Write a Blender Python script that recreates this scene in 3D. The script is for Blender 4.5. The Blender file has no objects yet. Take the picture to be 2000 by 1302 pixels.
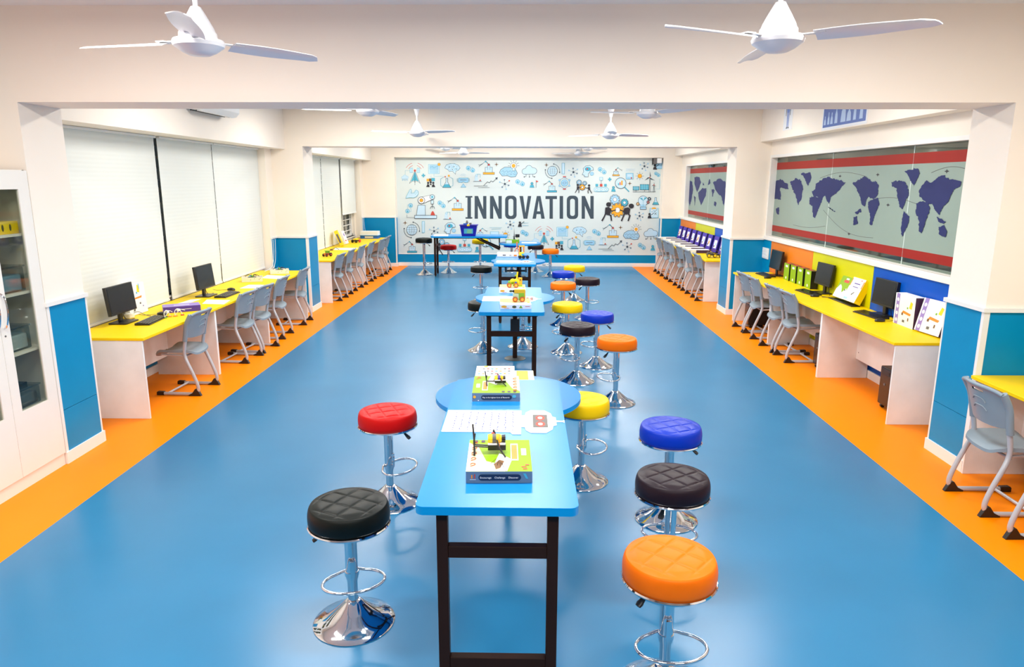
import bpy, math, random
from math import sin, cos, pi, radians, sqrt
from mathutils import Vector, Matrix
random.seed(7)
S = bpy.context.scene
COL = S.collection

# ------------------------------------------------------------------ camera
CAM_H, PITCH, YAW, ROLL, FPX = 2.115, 12.238, 1.007, 0.139, 1374.9
cd = bpy.data.cameras.new('camera'); cam = bpy.data.objects.new('camera', cd); COL.objects.link(cam)
cam.location = (0, 0, CAM_H)
cd.sensor_width = 36.0; cd.sensor_fit = 'HORIZONTAL'; cd.lens = FPX / 2000 * 36.0
cd.clip_start = 0.05; cd.clip_end = 80
_p, _y, _r = radians(PITCH), radians(YAW), radians(ROLL)
FW = Vector((-sin(_y) * cos(_p), cos(_y) * cos(_p), -sin(_p)))
RT = Vector((cos(_y), sin(_y), 0)); UP = RT.cross(FW)
RT, UP = RT * cos(_r) + UP * sin(_r), UP * cos(_r) - RT * sin(_r)
cam.matrix_world = Matrix(((RT.x, UP.x, -FW.x, 0), (RT.y, UP.y, -FW.y, 0), (RT.z, UP.z, -FW.z, CAM_H), (0, 0, 0, 1)))
S.camera = cam
CO = Vector((0, 0, CAM_H))
def ray(x, y): return FW + RT * ((x - 1000) / FPX) - UP * ((y - 651) / FPX)
def atz(x, y, z): d = ray(x, y); return CO + d * ((z - CAM_H) / d.z)
def atx(x, y, X): d = ray(x, y); return CO + d * (X / d.x)
def aty(x, y, Y): d = ray(x, y); return CO + d * (Y / d.y)

# ------------------------------------------------------------------ world, exposure
W = bpy.data.worlds.new('night'); S.world = W; W.use_nodes = True
W.node_tree.nodes['Background'].inputs[0].default_value = (0.05, 0.06, 0.08, 1)
W.node_tree.nodes['Background'].inputs[1].default_value = 1.0
S.view_settings.view_transform = 'Standard'; S.view_settings.look = 'None'
S.view_settings.exposure = 0.0; S.view_settings.gamma = 1.0
S.view_settings.use_curve_mapping = False

# ------------------------------------------------------------------ lamps of the room (LED panels on the ceiling)
CEIL = 3.25
LIGHTS = []
for ys, pw in (((-0.2, 3.2), 61), ((7.0, 9.9), 54), ((13.2, 16.2), 53)):
    for yy in ys:
        for xx in (-2.3, -0.1, 2.1):
            LIGHTS.append((xx, yy, pw))
for i, (xx, yy, pw) in enumerate(LIGHTS):
    l = bpy.data.lights.new('panel_lamp', 'AREA'); l.shape = 'RECTANGLE'; l.size = 1.1; l.size_y = 0.3
    l.energy = pw; l.color = (1.0, 0.97, 0.915)
    o = bpy.data.objects.new('panel_lamp', l); COL.objects.link(o); o.location = (xx, yy, CEIL - 0.075)

# ------------------------------------------------------------------ materials
def lin(c):
    out = []
    for v in c[:3]:
        v = v / 255.0
        out.append(v / 12.92 if v <= 0.04045 else ((v + 0.055) / 1.055) ** 2.4)
    return (*out, 1.0)
MATS = {}
def mat(name, rgb, rough=0.5, metal=0.0, var=0.04, vscale=6.0, bump=0.0, bscale=60.0, coat=0.0, spec=0.5, emit=0.0, sheen=0.0):
    if name in MATS: return MATS[name]
    m = bpy.data.materials.new(name); m.use_nodes = True; nt = m.node_tree
    b = nt.nodes['Principled BSDF']; b.inputs['Roughness'].default_value = rough
    b.inputs['Metallic'].default_value = metal; b.inputs['Specular IOR Level'].default_value = spec
    b.inputs['Coat Weight'].default_value = coat
    c = lin(rgb); m.diffuse_color = c
    tc = nt.nodes.new('ShaderNodeTexCoord')
    n = nt.nodes.new('ShaderNodeTexNoise'); n.inputs['Scale'].default_value = vscale; n.inputs['Detail'].default_value = 3
    nt.links.new(tc.outputs['Object'], n.inputs['Vector'])
    r = nt.nodes.new('ShaderNodeValToRGB'); r.color_ramp.elements[0].position = 0.3; r.color_ramp.elements[1].position = 0.7
    r.color_ramp.elements[0].color = (c[0] * (1 - var), c[1] * (1 - var), c[2] * (1 - var), 1)
    r.color_ramp.elements[1].color = (min(1, c[0] * (1 + var)), min(1, c[1] * (1 + var)), min(1, c[2] * (1 + var)), 1)
    nt.links.new(n.outputs['Fac'], r.inputs['Fac']); nt.links.new(r.outputs['Color'], b.inputs['Base Color'])
    if emit:
        nt.links.new(r.outputs['Color'], b.inputs['Emission Color']); b.inputs['Emission Strength'].default_value = emit
    if bump:
        n2 = nt.nodes.new('ShaderNodeTexNoise'); n2.inputs['Scale'].default_value = bscale; n2.inputs['Detail'].default_value = 2
        nt.links.new(tc.outputs['Object'], n2.inputs['Vector'])
        bp = nt.nodes.new('ShaderNodeBump'); bp.inputs['Strength'].default_value = bump; bp.inputs['Distance'].default_value = 0.002
        nt.links.new(n2.outputs['Fac'], bp.inputs['Height']); nt.links.new(bp.outputs['Normal'], b.inputs['Normal'])
    MATS[name] = m; return m
def striped(name, rgb, scale, strength, rough, dirn='Z'):
    m = mat(name, rgb, rough); nt = m.node_tree; b = nt.nodes['Principled BSDF']
    tc = nt.nodes.new('ShaderNodeTexCoord'); w = nt.nodes.new('ShaderNodeTexWave'); w.bands_direction = dirn
    w.inputs['Scale'].default_value = scale; nt.links.new(tc.outputs['Object'], w.inputs['Vector'])
    bp = nt.nodes.new('ShaderNodeBump'); bp.inputs['Strength'].default_value = strength; bp.inputs['Distance'].default_value = 0.004
    nt.links.new(w.outputs['Fac'], bp.inputs['Height']); nt.links.new(bp.outputs['Normal'], b.inputs['Normal'])
    return m
def glass(name, rgb, gloss=0.10, ior=1.5):
    m = bpy.data.materials.new(name); m.use_nodes = True; nt = m.node_tree
    for n in list(nt.nodes):
        if n.type != 'OUTPUT_MATERIAL': nt.nodes.remove(n)
    out = [n for n in nt.nodes if n.type == 'OUTPUT_MATERIAL'][0]
    t = nt.nodes.new('ShaderNodeBsdfTransparent'); c = lin(rgb); t.inputs[0].default_value = c
    g = nt.nodes.new('ShaderNodeBsdfGlossy'); g.inputs['Roughness'].default_value = 0.03
    lw = nt.nodes.new('ShaderNodeLayerWeight'); lw.inputs[0].default_value = 0.5
    pw = nt.nodes.new('ShaderNodeMath'); pw.operation = 'POWER'; pw.inputs[1].default_value = 4.0
    nt.links.new(lw.outputs['Facing'], pw.inputs[0])
    ml = nt.nodes.new('ShaderNodeMath'); ml.operation = 'MULTIPLY'; ml.inputs[1].default_value = 0.75; nt.links.new(pw.outputs[0], ml.inputs[0])
    ad = nt.nodes.new('ShaderNodeMath'); ad.operation = 'ADD'; ad.inputs[1].default_value = 0.02 + gloss * 0.5
    nt.links.new(ml.outputs[0], ad.inputs[0])
    mx = nt.nodes.new('ShaderNodeMixShader')
    nt.links.new(ad.outputs[0], mx.inputs[0]); nt.links.new(t.outputs[0], mx.inputs[1]); nt.links.new(g.outputs[0], mx.inputs[2])
    nt.links.new(mx.outputs[0], out.inputs[0]); MATS[name] = m; return m

M_WALL = mat('cream_wall_paint', (250, 239, 225), 0.75, var=0.015, vscale=1.5, bump=0.05, bscale=120)
M_CEIL = mat('white_ceiling_paint', (240, 238, 236), 0.8, var=0.01)
M_BLUE = mat('floor_blue_vinyl', (36, 117, 163), 0.27, var=0.05, vscale=1.2, bump=0.06, bscale=300, spec=0.5)
M_ORANGE = mat('floor_orange_vinyl', (252, 138, 0), 0.42, var=0.02, vscale=2, bump=0.05, bscale=300, spec=0.12)
M_DADO = mat('teal_blue_laminate', (0, 138, 190), 0.34, var=0.03, vscale=5, spec=0.25)
M_TRIM = mat('white_trim', (240, 238, 234), 0.4, var=0.01)
M_PO = mat('orange_laminate', (232, 130, 30), 0.4, var=0.02, spec=0.25)
M_PY = mat('lime_yellow_laminate', (206, 206, 0), 0.4, var=0.02, spec=0.25)
M_PB = mat('royal_blue_laminate', (0, 82, 190), 0.35, var=0.02, spec=0.25)
M_BLIND = mat('white_pleated_blind', (230, 232, 226), 0.8, var=0.006)
M_CARC = striped('white_woodgrain_laminate', (234, 236, 237), 20, 0.03, 0.45, 'X')
M_YEL = mat('yellow_worktop_laminate', (246, 208, 0), 0.45, var=0.02, spec=0.14)
M_CHAIR = mat('grey_blue_plastic', (136, 152, 164), 0.4, var=0.03, spec=0.35)
M_TUBE = mat('silver_powder_coat', (186, 188, 194), 0.32, metal=0.15, var=0.02)
M_BLK = mat('black_plastic', (26, 24, 24), 0.35, var=0.05)
M_DBR = mat('black_brown_steel', (40, 20, 9), 0.45, var=0.05, spec=0.2)
M_CHROME = mat('chrome', (222, 224, 228), 0.06, metal=1.0, var=0.01)
M_TABLE = mat('sky_blue_laminate', (18, 130, 208), 0.28, var=0.015, spec=0.45)
M_TEDGE = mat('sky_blue_edge_band', (0, 148, 220), 0.4, var=0.01, spec=0.25)
M_WHITE = mat('white_plastic', (240, 240, 238), 0.4, var=0.01)
M_PAPER = mat('white_paper', (238, 240, 242), 0.7, var=0.01)
M_SCREEN = mat('dark_screen', (30, 29, 27), 0.25, var=0.03)
M_CAB = mat('white_cabinet_laminate', (240, 236, 228), 0.4, var=0.01)
M_CABIN = mat('cabinet_inside_grey', (176, 166, 146), 0.6, var=0.03)
M_GLASS = glass('clear_window_glass', (205, 214, 208), 0.06)
M_CGLASS = glass('cabinet_glass', (236, 238, 232), 0.0, 1.28)
M_CLEAR = glass('clear_plastic', (215, 225, 228), 0.15)
M_FROST = mat('frosted_green_film', (144, 162, 152), 0.45, var=0.02, vscale=3)
M_RED = mat('red_film_stripe', (156, 34, 24), 0.45, var=0.03, spec=0.2)
M_NAVY = mat('navy_film', (42, 48, 100), 0.5, var=0.06, vscale=4, spec=0.2)
M_TAUPE = mat('taupe_wall_beyond', (150, 142, 130), 0.8, var=.25, vscale=1.2)
M_DKFLOOR = mat('dark_floor_beyond', (70, 66, 62), 0.7)
M_FAN = mat('white_fan_enamel', (236, 236, 238), 0.3, var=0.01)
M_MURAL = mat('pale_grey_green_wallpaper', (216, 226, 224), 0.6, var=0.01)
M_PURPLE = mat('purple_card', (78, 52, 150), 0.5); M_LILAC = mat('lilac_card', (150, 128, 200), 0.5)
M_DPUR = mat('dark_plum_card', (66, 34, 72), 0.5)
M_INDIGO = mat('indigo_card', (44, 30, 150), 0.45)
M_LIME = mat('lime_green_card', (136, 176, 20), 0.5, spec=0.2); M_GREEN = mat('green_card', (120, 178, 40), 0.5)
M_RNG = mat('orange_card', (240, 140, 40), 0.5); M_REDC = mat('red_card', (206, 60, 48), 0.5)
M_YCARD = mat('yellow_card', (250, 214, 20), 0.5)
M_BLUEC = mat('blue_plastic', (16, 96, 190), 0.35); M_DEEPB = mat('deep_blue_plastic', (14, 14, 160), 0.3)
M_SLATE = mat('slate_blue_card', (96, 122, 148), 0.5); M_NAVYC = mat('dark_navy_card', (14, 34, 66), 0.5)
M_SKYC = mat('pale_blue_ink', (160, 205, 232), 0.6); M_TEAL = mat('teal_ink', (70, 170, 196), 0.6)
M_INK = mat('dark_slate_ink', (52, 70, 84), 0.6); M_BLKI = mat('black_ink', (40, 38, 46), 0.6)
M_PALE = mat('ice_blue_ink', (196, 224, 240), 0.6); M_OINK = mat('amber_ink', (240, 170, 40), 0.6)
M_RINK = mat('red_ink', (206, 74, 60), 0.6); M_GREY = mat('grey_card', (104, 102, 100), 0.6)
M_CREAM = mat('cream_plastic', (232, 226, 206), 0.5); M_BROWN = mat('brown_ink', (120, 84, 50), 0.6)
M_SEATS = {'black': mat('black_green_leatherette', (7, 15, 12), 0.42, spec=0.22, bump=0.15, bscale=350),
 'red': mat('red_leatherette', (186, 8, 8), 0.42, spec=0.17, bump=0.15, bscale=350),
 'yellow': mat('yellow_leatherette', (246, 204, 0), 0.42, spec=0.18, bump=0.15, bscale=350),
 'blue': mat('blue_leatherette', (0, 48, 176), 0.36, spec=0.25, bump=0.15, bscale=350),
 'purple': mat('plum_black_leatherette', (26, 11, 23), 0.42, spec=0.25, bump=0.15, bscale=350),
 'orange': mat('orange_leatherette', (246, 114, 0), 0.42, spec=0.18, bump=0.15, bscale=350)}

# ------------------------------------------------------------------ mesh builder
class MB:
    def __init__(s): s.v = []; s.f = []; s.m = []; s.mats = []; s.x = Matrix.Identity(4)
    def mi(s, m):
        if m not in s.mats: s.mats.append(m)
        return s.mats.index(m)
    def add(s, vs, fs, m):
        n = len(s.v); s.v += [tuple(s.x @ Vector(v)) for v in vs]; k = s.mi(m)
        for f in fs: s.f.append([n + i for i in f]); s.m.append(k)
    def box(s, a, b, m):
        x0, x1 = sorted((a[0], b[0])); y0, y1 = sorted((a[1], b[1])); z0, z1 = sorted((a[2], b[2]))
        s.add([(x0,y0,z0),(x1,y0,z0),(x1,y1,z0),(x0,y1,z0),(x0,y0,z1),(x1,y0,z1),(x1,y1,z1),(x0,y1,z1)],
              [(3,2,1,0),(4,5,6,7),(0,1,5,4),(1,2,6,5),(2,3,7,6),(3,0,4,7)], m); return s
    def prism(s, pts, z0, z1, m, side=None):           # pts: (x, y) outline, counter-clockwise
        n = len(pts)
        s.add([(x, y, z0) for x, y in pts] + [(x, y, z1) for x, y in pts], [list(range(n))[::-1], [n + i for i in range(n)]], m)
        s.add([(x, y, z0) for x, y in pts] + [(x, y, z1) for x, y in pts], [(i, (i + 1) % n, n + (i + 1) % n, n + i) for i in range(n)], side or m); return s
    def extr(s, pts, d, m):                            # pts: 3d outline pushed by vector d
        n = len(pts); d = Vector(d); q = [Vector(p) for p in pts]
        s.add(q + [p + d for p in q], [list(range(n))[::-1], [n + i for i in range(n)]] + [(i, (i + 1) % n, n + (i + 1) % n, n + i) for i in range(n)], m); return s
    def quad(s, a, b, c, d, m): s.add([a, b, c, d], [(0, 1, 2, 3)], m); return s
    def poly(s, pts, m): s.add(pts, [list(range(len(pts)))], m); return s
    def lathe(s, prof, c, m, seg=32, axis='Z', sx=1.0, sy=1.0):
        vs = []; fs = []
        for r, z in prof:
            for i in range(seg):
                a = 2 * pi * i / seg; p = (r * cos(a) * sx, r * sin(a) * sy, z)
                if axis == 'X': p = (p[2], p[0], p[1])
                if axis == 'Y': p = (p[1], p[2], p[0])
                vs.append((c[0] + p[0], c[1] + p[1], c[2] + p[2]))
        for k in range(len(prof) - 1):
            for i in range(seg):
                j = (i + 1) % seg; fs.append((k * seg + i, k * seg + j, (k + 1) * seg + j, (k + 1) * seg + i))
        if prof[0][0] > 1e-6: fs.append(list(range(seg))[::-1])
        if prof[-1][0] > 1e-6: fs.append([(len(prof) - 1) * seg + i for i in range(seg)])
        s.add(vs, fs, m); return s
    def tube(s, pts, r, m, seg=10, closed=False):
        P = [Vector(p) for p in pts]; n = len(P); vs = []; fs = []
        prev = None
        for i in range(n):
            if closed: t = P[(i + 1) % n] - P[i - 1]
            else: t = P[min(i + 1, n - 1)] - P[max(i - 1, 0)]
            t.normalize()
            if prev is None:
                u = t.cross(Vector((0, 0, 1)));
                if u.length < 1e-3: u = t.cross(Vector((1, 0, 0)))
            else: u = prev - t * prev.dot(t)
            u.normalize(); prev = u; w = t.cross(u)
            for k in range(seg):
                a = 2 * pi * k / seg; vs.append(P[i] + u * (r * cos(a)) + w * (r * sin(a)))
        R = n if closed else n - 1
        for i in range(R):
            for k in range(seg):
                fs.append((i * seg + k, i * seg + (k + 1) % seg, ((i + 1) % n) * seg + (k + 1) % seg, ((i + 1) % n) * seg + k))
        if not closed: fs += [list(range(seg))[::-1], [(n - 1) * seg + k for k in range(seg)]]
        s.add(vs, fs, m); return s
    def mesh(s, name, smooth=35):
        me = bpy.data.meshes.new(name); me.from_pydata(s.v, [], s.f)
        for m in s.mats: me.materials.append(m)
        me.polygons.foreach_set('material_index', s.m)
        import bmesh
        bm = bmesh.new(); bm.from_mesh(me)
        if smooth is not None and smooth >= 0: bmesh.ops.recalc_face_normals(bm, faces=bm.faces)
        bm.to_mesh(me); bm.free(); me.update()
        if smooth is not None and smooth > 0:
            me.polygons.foreach_set('use_smooth', [True] * len(me.polygons)); me.set_sharp_from_angle(angle=radians(smooth))
        return me
    def build(s, name, parent=None, bevel=0.0, smooth=35, loc=None):
        o = bpy.data.objects.new(name, s.mesh(name, smooth)); COL.objects.link(o)
        if bevel:
            b = o.modifiers.new('bevel', 'BEVEL'); b.width = bevel; b.segments = 2; b.limit_method = 'ANGLE'; b.angle_limit = radians(40)
        if parent: o.parent = parent
        if loc: o.location = loc
        return o
def tag(o, label, cat, group=None):
    o['label'] = label; o['category'] = cat
    if group: o['group'] = group
    return o
def thing(name, label, cat, loc=(0, 0, 0), rz=0, group=None):
    o = bpy.data.objects.new(name, None); COL.objects.link(o); o.location = loc; o.rotation_euler = (0, 0, rz); o.empty_display_size = 0.1
    return tag(o, label, cat, group)
def struct(o): o['kind'] = 'structure'; return o
def link(name, me, parent=None, bevel=0.0):
    o = bpy.data.objects.new(name, me); COL.objects.link(o)
    if parent: o.parent = parent
    if bevel:
        b = o.modifiers.new('bevel', 'BEVEL'); b.width = bevel; b.segments = 2; b.limit_method = 'ANGLE'; b.angle_limit = radians(40)
    return o
def smoothpts(pts, k=5, closed=False):
    P = [Vector(p) for p in pts]; n = len(P); out = []
    rng = range(n) if closed else range(n - 1)
    for i in rng:
        p0 = P[i - 1] if (closed or i > 0) else P[i]; p1 = P[i]; p2 = P[(i + 1) % n]
        p3 = P[(i + 2) % n] if (closed or i + 2 < n) else p2
        for j in range(k):
            t = j / k; out.append(0.5 * ((2 * p1) + (p2 - p0) * t + (2 * p0 - 5 * p1 + 4 * p2 - p3) * t * t + (3 * p1 - p0 - 3 * p2 + p3) * t ** 3))
    if not closed: out.append(P[-1])
    return out
def rrect(x0, x1, y0, y1, r, n=6):
    out = []
    for cx, cy, a0 in ((x1 - r, y0 + r, -90), (x1 - r, y1 - r, 0), (x0 + r, y1 - r, 90), (x0 + r, y0 + r, 180)):
        for i in range(n + 1):
            a = radians(a0 + 90 * i / n); out.append((cx + r * cos(a), cy + r * sin(a)))
    return out
def text(name, body, size, m, parent=None, extrude=0.0004, align='CENTER', sx=1.0):
    c = bpy.data.curves.new(name, 'FONT'); c.body = body; c.size = size; c.extrude = extrude; c.align_x = align; c.align_y = 'CENTER'
    t = bpy.data.objects.new(name, c); COL.objects.link(t)
    bpy.context.view_layer.update()
    me = bpy.data.meshes.new_from_object(t.evaluated_get(bpy.context.evaluated_depsgraph_get()))
    COL.objects.unlink(t); bpy.data.objects.remove(t)
    me.materials.clear(); me.materials.append(m); me.name = name
    for v in me.vertices: v.co.x *= sx
    return link(name, me, parent)

# ================================================================== ROOM SHELL
PLX, PRX = -3.484, 3.28            # aisle faces of the left and right piers
B1a, B1b, B2a, B2b = 4.99, 5.45, 11.31, 11.81
BMZ = 2.634                        # underside of the cross beams
YB = 17.63                         # front face of the end wall
YM = 17.80                         # recessed mural plane
FLX, FRX = -2.951, 2.719           # orange / blue joint lines
YR = -1.6                          # wall behind the camera
LWX, RWX = -4.15, 3.81
DZ = 1.24
# floor, one object: blue field with orange borders
f = MB()
f.box((FLX, YR, -0.1), (FRX, YM + 0.2, 0), M_BLUE)
f.box((LWX - 0.3, YR, -0.1), (FLX, YM + 0.2, 0), M_ORANGE); f.box((FRX, YR, -0.1), (RWX + 0.3, YM + 0.2, 0), M_ORANGE)
struct(f.build('floor', smooth=0))
f = MB().box((LWX - 0.3, YR, CEIL), (RWX + 0.3, YM + 0.2, CEIL + 0.1), M_CEIL); struct(f.build('ceiling', smooth=0))
struct(MB().box((LWX - 0.3, YR - 0.2, 0), (RWX + 0.3, YR, CEIL), mat('rear_reflection_tone', (112, 100, 92), 0.5)).build('wall_rear', smooth=0))  # unseen wall; its dark tone is set for chrome contrast and bounce light
# left wall with window openings
def wall_side(name, X, sgn, wins):
    w = MB(); t = 0.25
    ys = [YR] + [y for a in wins for y in a[:2]] + [YM + 0.2]
    for i in range(0, len(ys), 2): w.box((X, ys[i], 0), (X + sgn * t, ys[i + 1], CEIL), M_WALL)
    for y0, y1, z0, z1 in wins:
        w.box((X, y0, 0), (X + sgn * t, y1, z0), M_WALL); w.box((X, y0, z1), (X + sgn * t, y1, CEIL), M_WALL)
    return struct(w.build(name, smooth=0))
wall_side('wall_left', LWX, -1, [(5.7, 11.02, 0.80, 2.60), (12.2, 17.3, 0.80, 2.60)])
RW1 = (5.75, 11.27, 1.27, 2.48); RW2 = (12.2, 17.12, 1.27, 2.47)
wall_side('wall_right', RWX, 1, [RW1, RW2])
# narrow return strips of the left wall beside the windows
struct(MB().box((LWX, 11.03, 0), (-3.985, B2a, BMZ - 0.04), M_WALL).build('trim_4', smooth=0))
struct(MB().box((LWX, 17.33, 0), (-3.985, YB, BMZ - 0.04), M_WALL).build('trim_5', smooth=0))
# end wall with the mural recess (X -3.2 .. 3.36, below z 2.66)
e = MB(); e.box((LWX, YB, 0), (-3.20, YM + 0.1, CEIL), M_WALL); e.box((3.355, YB, 0), (RWX, YM + 0.1, CEIL), M_WALL)
e.box((-3.20, YB, 2.665), (3.355, YM + 0.1, CEIL), M_WALL); e.box((-3.20, YM + 0.003, 0), (3.355, YM + 0.1, 2.665), M_WALL)
struct(e.build('wall_end', smooth=0))
# cross beams + piers
def pier(name, x0, x1, y0, y1):
    return struct(MB().box((x0, y0, 0), (x1, y1, BMZ), M_WALL).build(name, smooth=0))
struct(MB().box((LWX, B1a, BMZ), (RWX, B1b, CEIL), M_WALL).build('trim_1', smooth=0))
struct(MB().box((LWX, B2a, BMZ), (RWX, B2b, CEIL), M_WALL).build('trim_2', smooth=0))
pier('wall_left', LWX, PLX, B1a, B1b); pier('wall_left', LWX, PLX, B2a, B2b)
pier('wall_right', PRX, RWX, B1a, B1b); pier('wall_right', PRX, RWX, B2a, B2b)
# long beams over the windows
for y0, y1 in ((B1b, B2a), (B2b, YB)):
    struct(MB().box((LWX, y0, 2.59), (-3.76, y1, CEIL), M_WALL).build('trim_3', smooth=0))
    struct(MB().box((3.63, y0, 2.71), (RWX, y1, CEIL), M_WALL).build('trim_6', smooth=0))

# dado laminate, cap rails, corner strips and baseboards
def dado_x(X, sgn, y0, y1, m=M_DADO, z0=0.09, z1=DZ - 0.03, split=True):    # on a face X = const, facing sgn
    d = MB(); t = 0.008 * sgn
    if split:
        d.box((X, y0, z0), (X + t, y1, 0.41), m); d.box((X, y0, 0.414), (X + t, y1, z1), m)
    else: d.box((X, y0, z0), (X + t, y1, z1), m)
    return d
def rails(y0, y1, X, sgn, name='baseboard_left'):
    struct(MB().box((X, y0, 0), (X + 0.018 * sgn, y1, 0.09), M_TRIM).build(name, bevel=0.003))
def addpanel(mb, name): return struct(mb.build(name, smooth=0))
for X, sgn, side, ps in ((PLX, 1, 'left', ((B1a, B1b), (B2a, B2b))), (PRX, -1, 'right', ((B1a, B1b), (B2a, B2b)))):
    for (y0, y1) in ps:
        addpanel(dado_x(X, sgn, y0, y1), 'wall_%s' % side)
        # front face of the pier
        d = MB(); xo = LWX + 0.0 if side == 'left' else RWX
        d.box((X, y0 - 0.008, 0.09), (xo, y0, DZ - 0.03), M_DADO); addpanel(d, 'wall_%s' % side)
        c = MB(); t = 0.024 * sgn; g = sgn
        c.prism([(xo, y0 - .026), (X + t, y0 - .026), (X + t, y1 + .012), (X - .002 * g, y1 + .012), (X - .002 * g, y0), (xo, y0)], DZ - 0.03, DZ, M_TRIM)
        c.prism([(X - .03 * g, y0 - .013), (X + .012 * g, y0 - .013), (X + .012 * g, y0 + .016), (X - .001 * g, y0 + .016), (X - .001 * g, y0 + .001), (X - .03 * g, y0 + .001)], 0.088, DZ - 0.031, M_TRIM)   # corner strip
        c.box((X + t * 0.4, y1 - 0.012, 0.088), (X - .001 * g, y1 + 0.006, DZ - 0.031), M_TRIM)
        struct(c.build('trim_7', smooth=0))
        b = MB(); b.prism([(xo, y0 - .02), (X + .02 * g, y0 - .02), (X + .02 * g, y1 + .015), (X - .001 * g, y1 + .015), (X - .001 * g, y0 + .001), (xo, y0 + .001)], 0, 0.09, M_TRIM)
        struct(b.build('baseboard_%s' % side, smooth=0))
# left: walls between piers
for y0, y1 in ((B1b, 11.03), (B2b, 17.33)):
    addpanel(dado_x(LWX, 1, y0, y1, z1=0.70), 'wall_left'); rails(y0, y1, LWX + 0.008, 1, 'baseboard_left')
for y0, y1 in ((11.03, B2a - 0.01), (17.33, YB)):
    addpanel(dado_x(-3.985, 1, y0, y1), 'wall_left')
    c = MB().box((-3.985, y0 - 0.004, DZ - 0.03), (-3.965, y1, DZ), M_TRIM); c.box((-3.984, y0 - 0.002, 0), (-3.97, y0 + 0.012, DZ - .031), M_TRIM); struct(c.build('trim_7', bevel=0.002))
    rails(y0, y1, -3.977, 1, 'baseboard_left')
# right: coloured panels under the sill
for y0, y1, pans in ((B1b, B2a, ((5.45, 6.08, M_DADO), (6.08, 7.70, M_PB), (7.70, 9.35, M_PY), (9.35, 10.96, M_PO), (10.96, B2a, M_DADO))),
                     (B2b, YB, ((B2b, 12.6, M_DADO), (12.6, 14.25, M_PB), (14.25, 15.87, M_PY), (15.87, 17.42, M_PO), (17.42, YB, M_DADO)))):
    for a, b_, m in pans:
        addpanel(MB().box((RWX - 0.01, a + 0.004, 0.09), (RWX, b_ - 0.004, DZ - 0.015), m), 'wall_right')
    struct(MB().box((RWX - 0.03, y0, DZ - 0.02), (RWX + 0.02, y1, DZ + 0.035), M_TRIM).build('trim_8', bevel=0.004))
    rails(y0, y1, RWX - 0.01, -1, 'baseboard_right')
# right bay nearest the camera
addpanel(MB().box((RWX - 0.01, YR, 0.09), (RWX, B1a, DZ - 0.03), M_DADO), 'wall_right')
# end wall dado
d = MB(); d.box((LWX, YB - 0.008, 0.09), (-3.2, YB, DZ - 0.03), M_DADO); d.box((3.355, YB - 0.008, 0.09), (RWX, YB, DZ - 0.03), M_DADO)
d.box((-3.2, YB, 0.09), (-3.192, YM, DZ - 0.03), M_DADO); d.box((3.347, YB, 0.09), (3.355, YM, DZ - 0.03), M_DADO)
d.box((-3.2, YM - 0.006, 0.09), (3.355, YM + 0.003, 0.30), M_DADO); addpanel(d, 'wall_end')
c = MB(); c.box((LWX, YB - 0.022, DZ - 0.03), (-3.2, YB, DZ), M_TRIM); c.box((3.355, YB - 0.022, DZ - 0.03), (RWX, YB, DZ), M_TRIM)
c.box((-3.225, YB - 0.014, 0.09), (-3.19, YB + 0.006, DZ - 0.03), M_TRIM); c.box((3.345, YB - 0.014, 0.09), (3.38, YB + 0.006, DZ - 0.03), M_TRIM)
c.box((-3.2, YM - 0.012, 0.293), (3.355, YM, 0.312), M_TRIM); struct(c.build('trim_9', bevel=0.002))
b = MB(); b.box((LWX, YB - 0.02, 0), (-3.18, YB, 0.09), M_TRIM); b.box((3.335, YB - 0.02, 0), (RWX, YB, 0.09), M_TRIM)
b.box((-3.2, YB, 0), (-3.18, YM, 0.09), M_TRIM); b.box((3.335, YB, 0), (3.355, YM, 0.09), M_TRIM); b.box((-3.18, YM - 0.02, 0), (3.335, YM, 0.09), M_TRIM)
struct(b.build('baseboard_end', bevel=0.003))

# left windows: frame, grille, glass; blinds hang in front
M_NIGHT = mat('night_dark', (52, 56, 52), 0.7)
for wn, (y0, y1) in enumerate(((5.7, 11.02), (12.2, 17.3)), 1):
    w = MB(); X = LWX - 0.10
    for zz in (0.80, 2.55): w.box((X - 0.03, y0, zz), (X + 0.03, y1, zz + 0.05), M_TRIM)
    n = 6
    for i in range(n + 1):
        yy = y0 + (y1 - y0 - 0.05) * i / n; w.box((X - 0.03, yy, 0.80), (X + 0.03, yy + 0.05, 2.6), M_TRIM)
    w.box((X - 0.03, y0, 1.98), (X + 0.03, y1, 2.03), M_TRIM)
    z = 0.93
    while z < 2.5: w.box((X - 0.008, y0, z), (X + 0.008, y1, z + 0.02), M_TRIM); z += 0.13
    yy = y0 + 0.22
    while yy < y1: w.box((X - 0.008, yy, 0.8), (X + 0.006, yy + 0.014, 2.6), M_TRIM); yy += 0.44
    fr = struct(w.build('window_%d' % wn, smooth=0))
    g = MB().box((X - 0.045, y0, 0.8), (X - 0.04, y1, 2.6), M_GLASS); g.build('window_glass', parent=fr, smooth=0)
    struct(MB().box((LWX - 0.20, y0, 0.78), (LWX + 0.03, y1, 0.80), M_TRIM).build('trim_10'))
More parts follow.
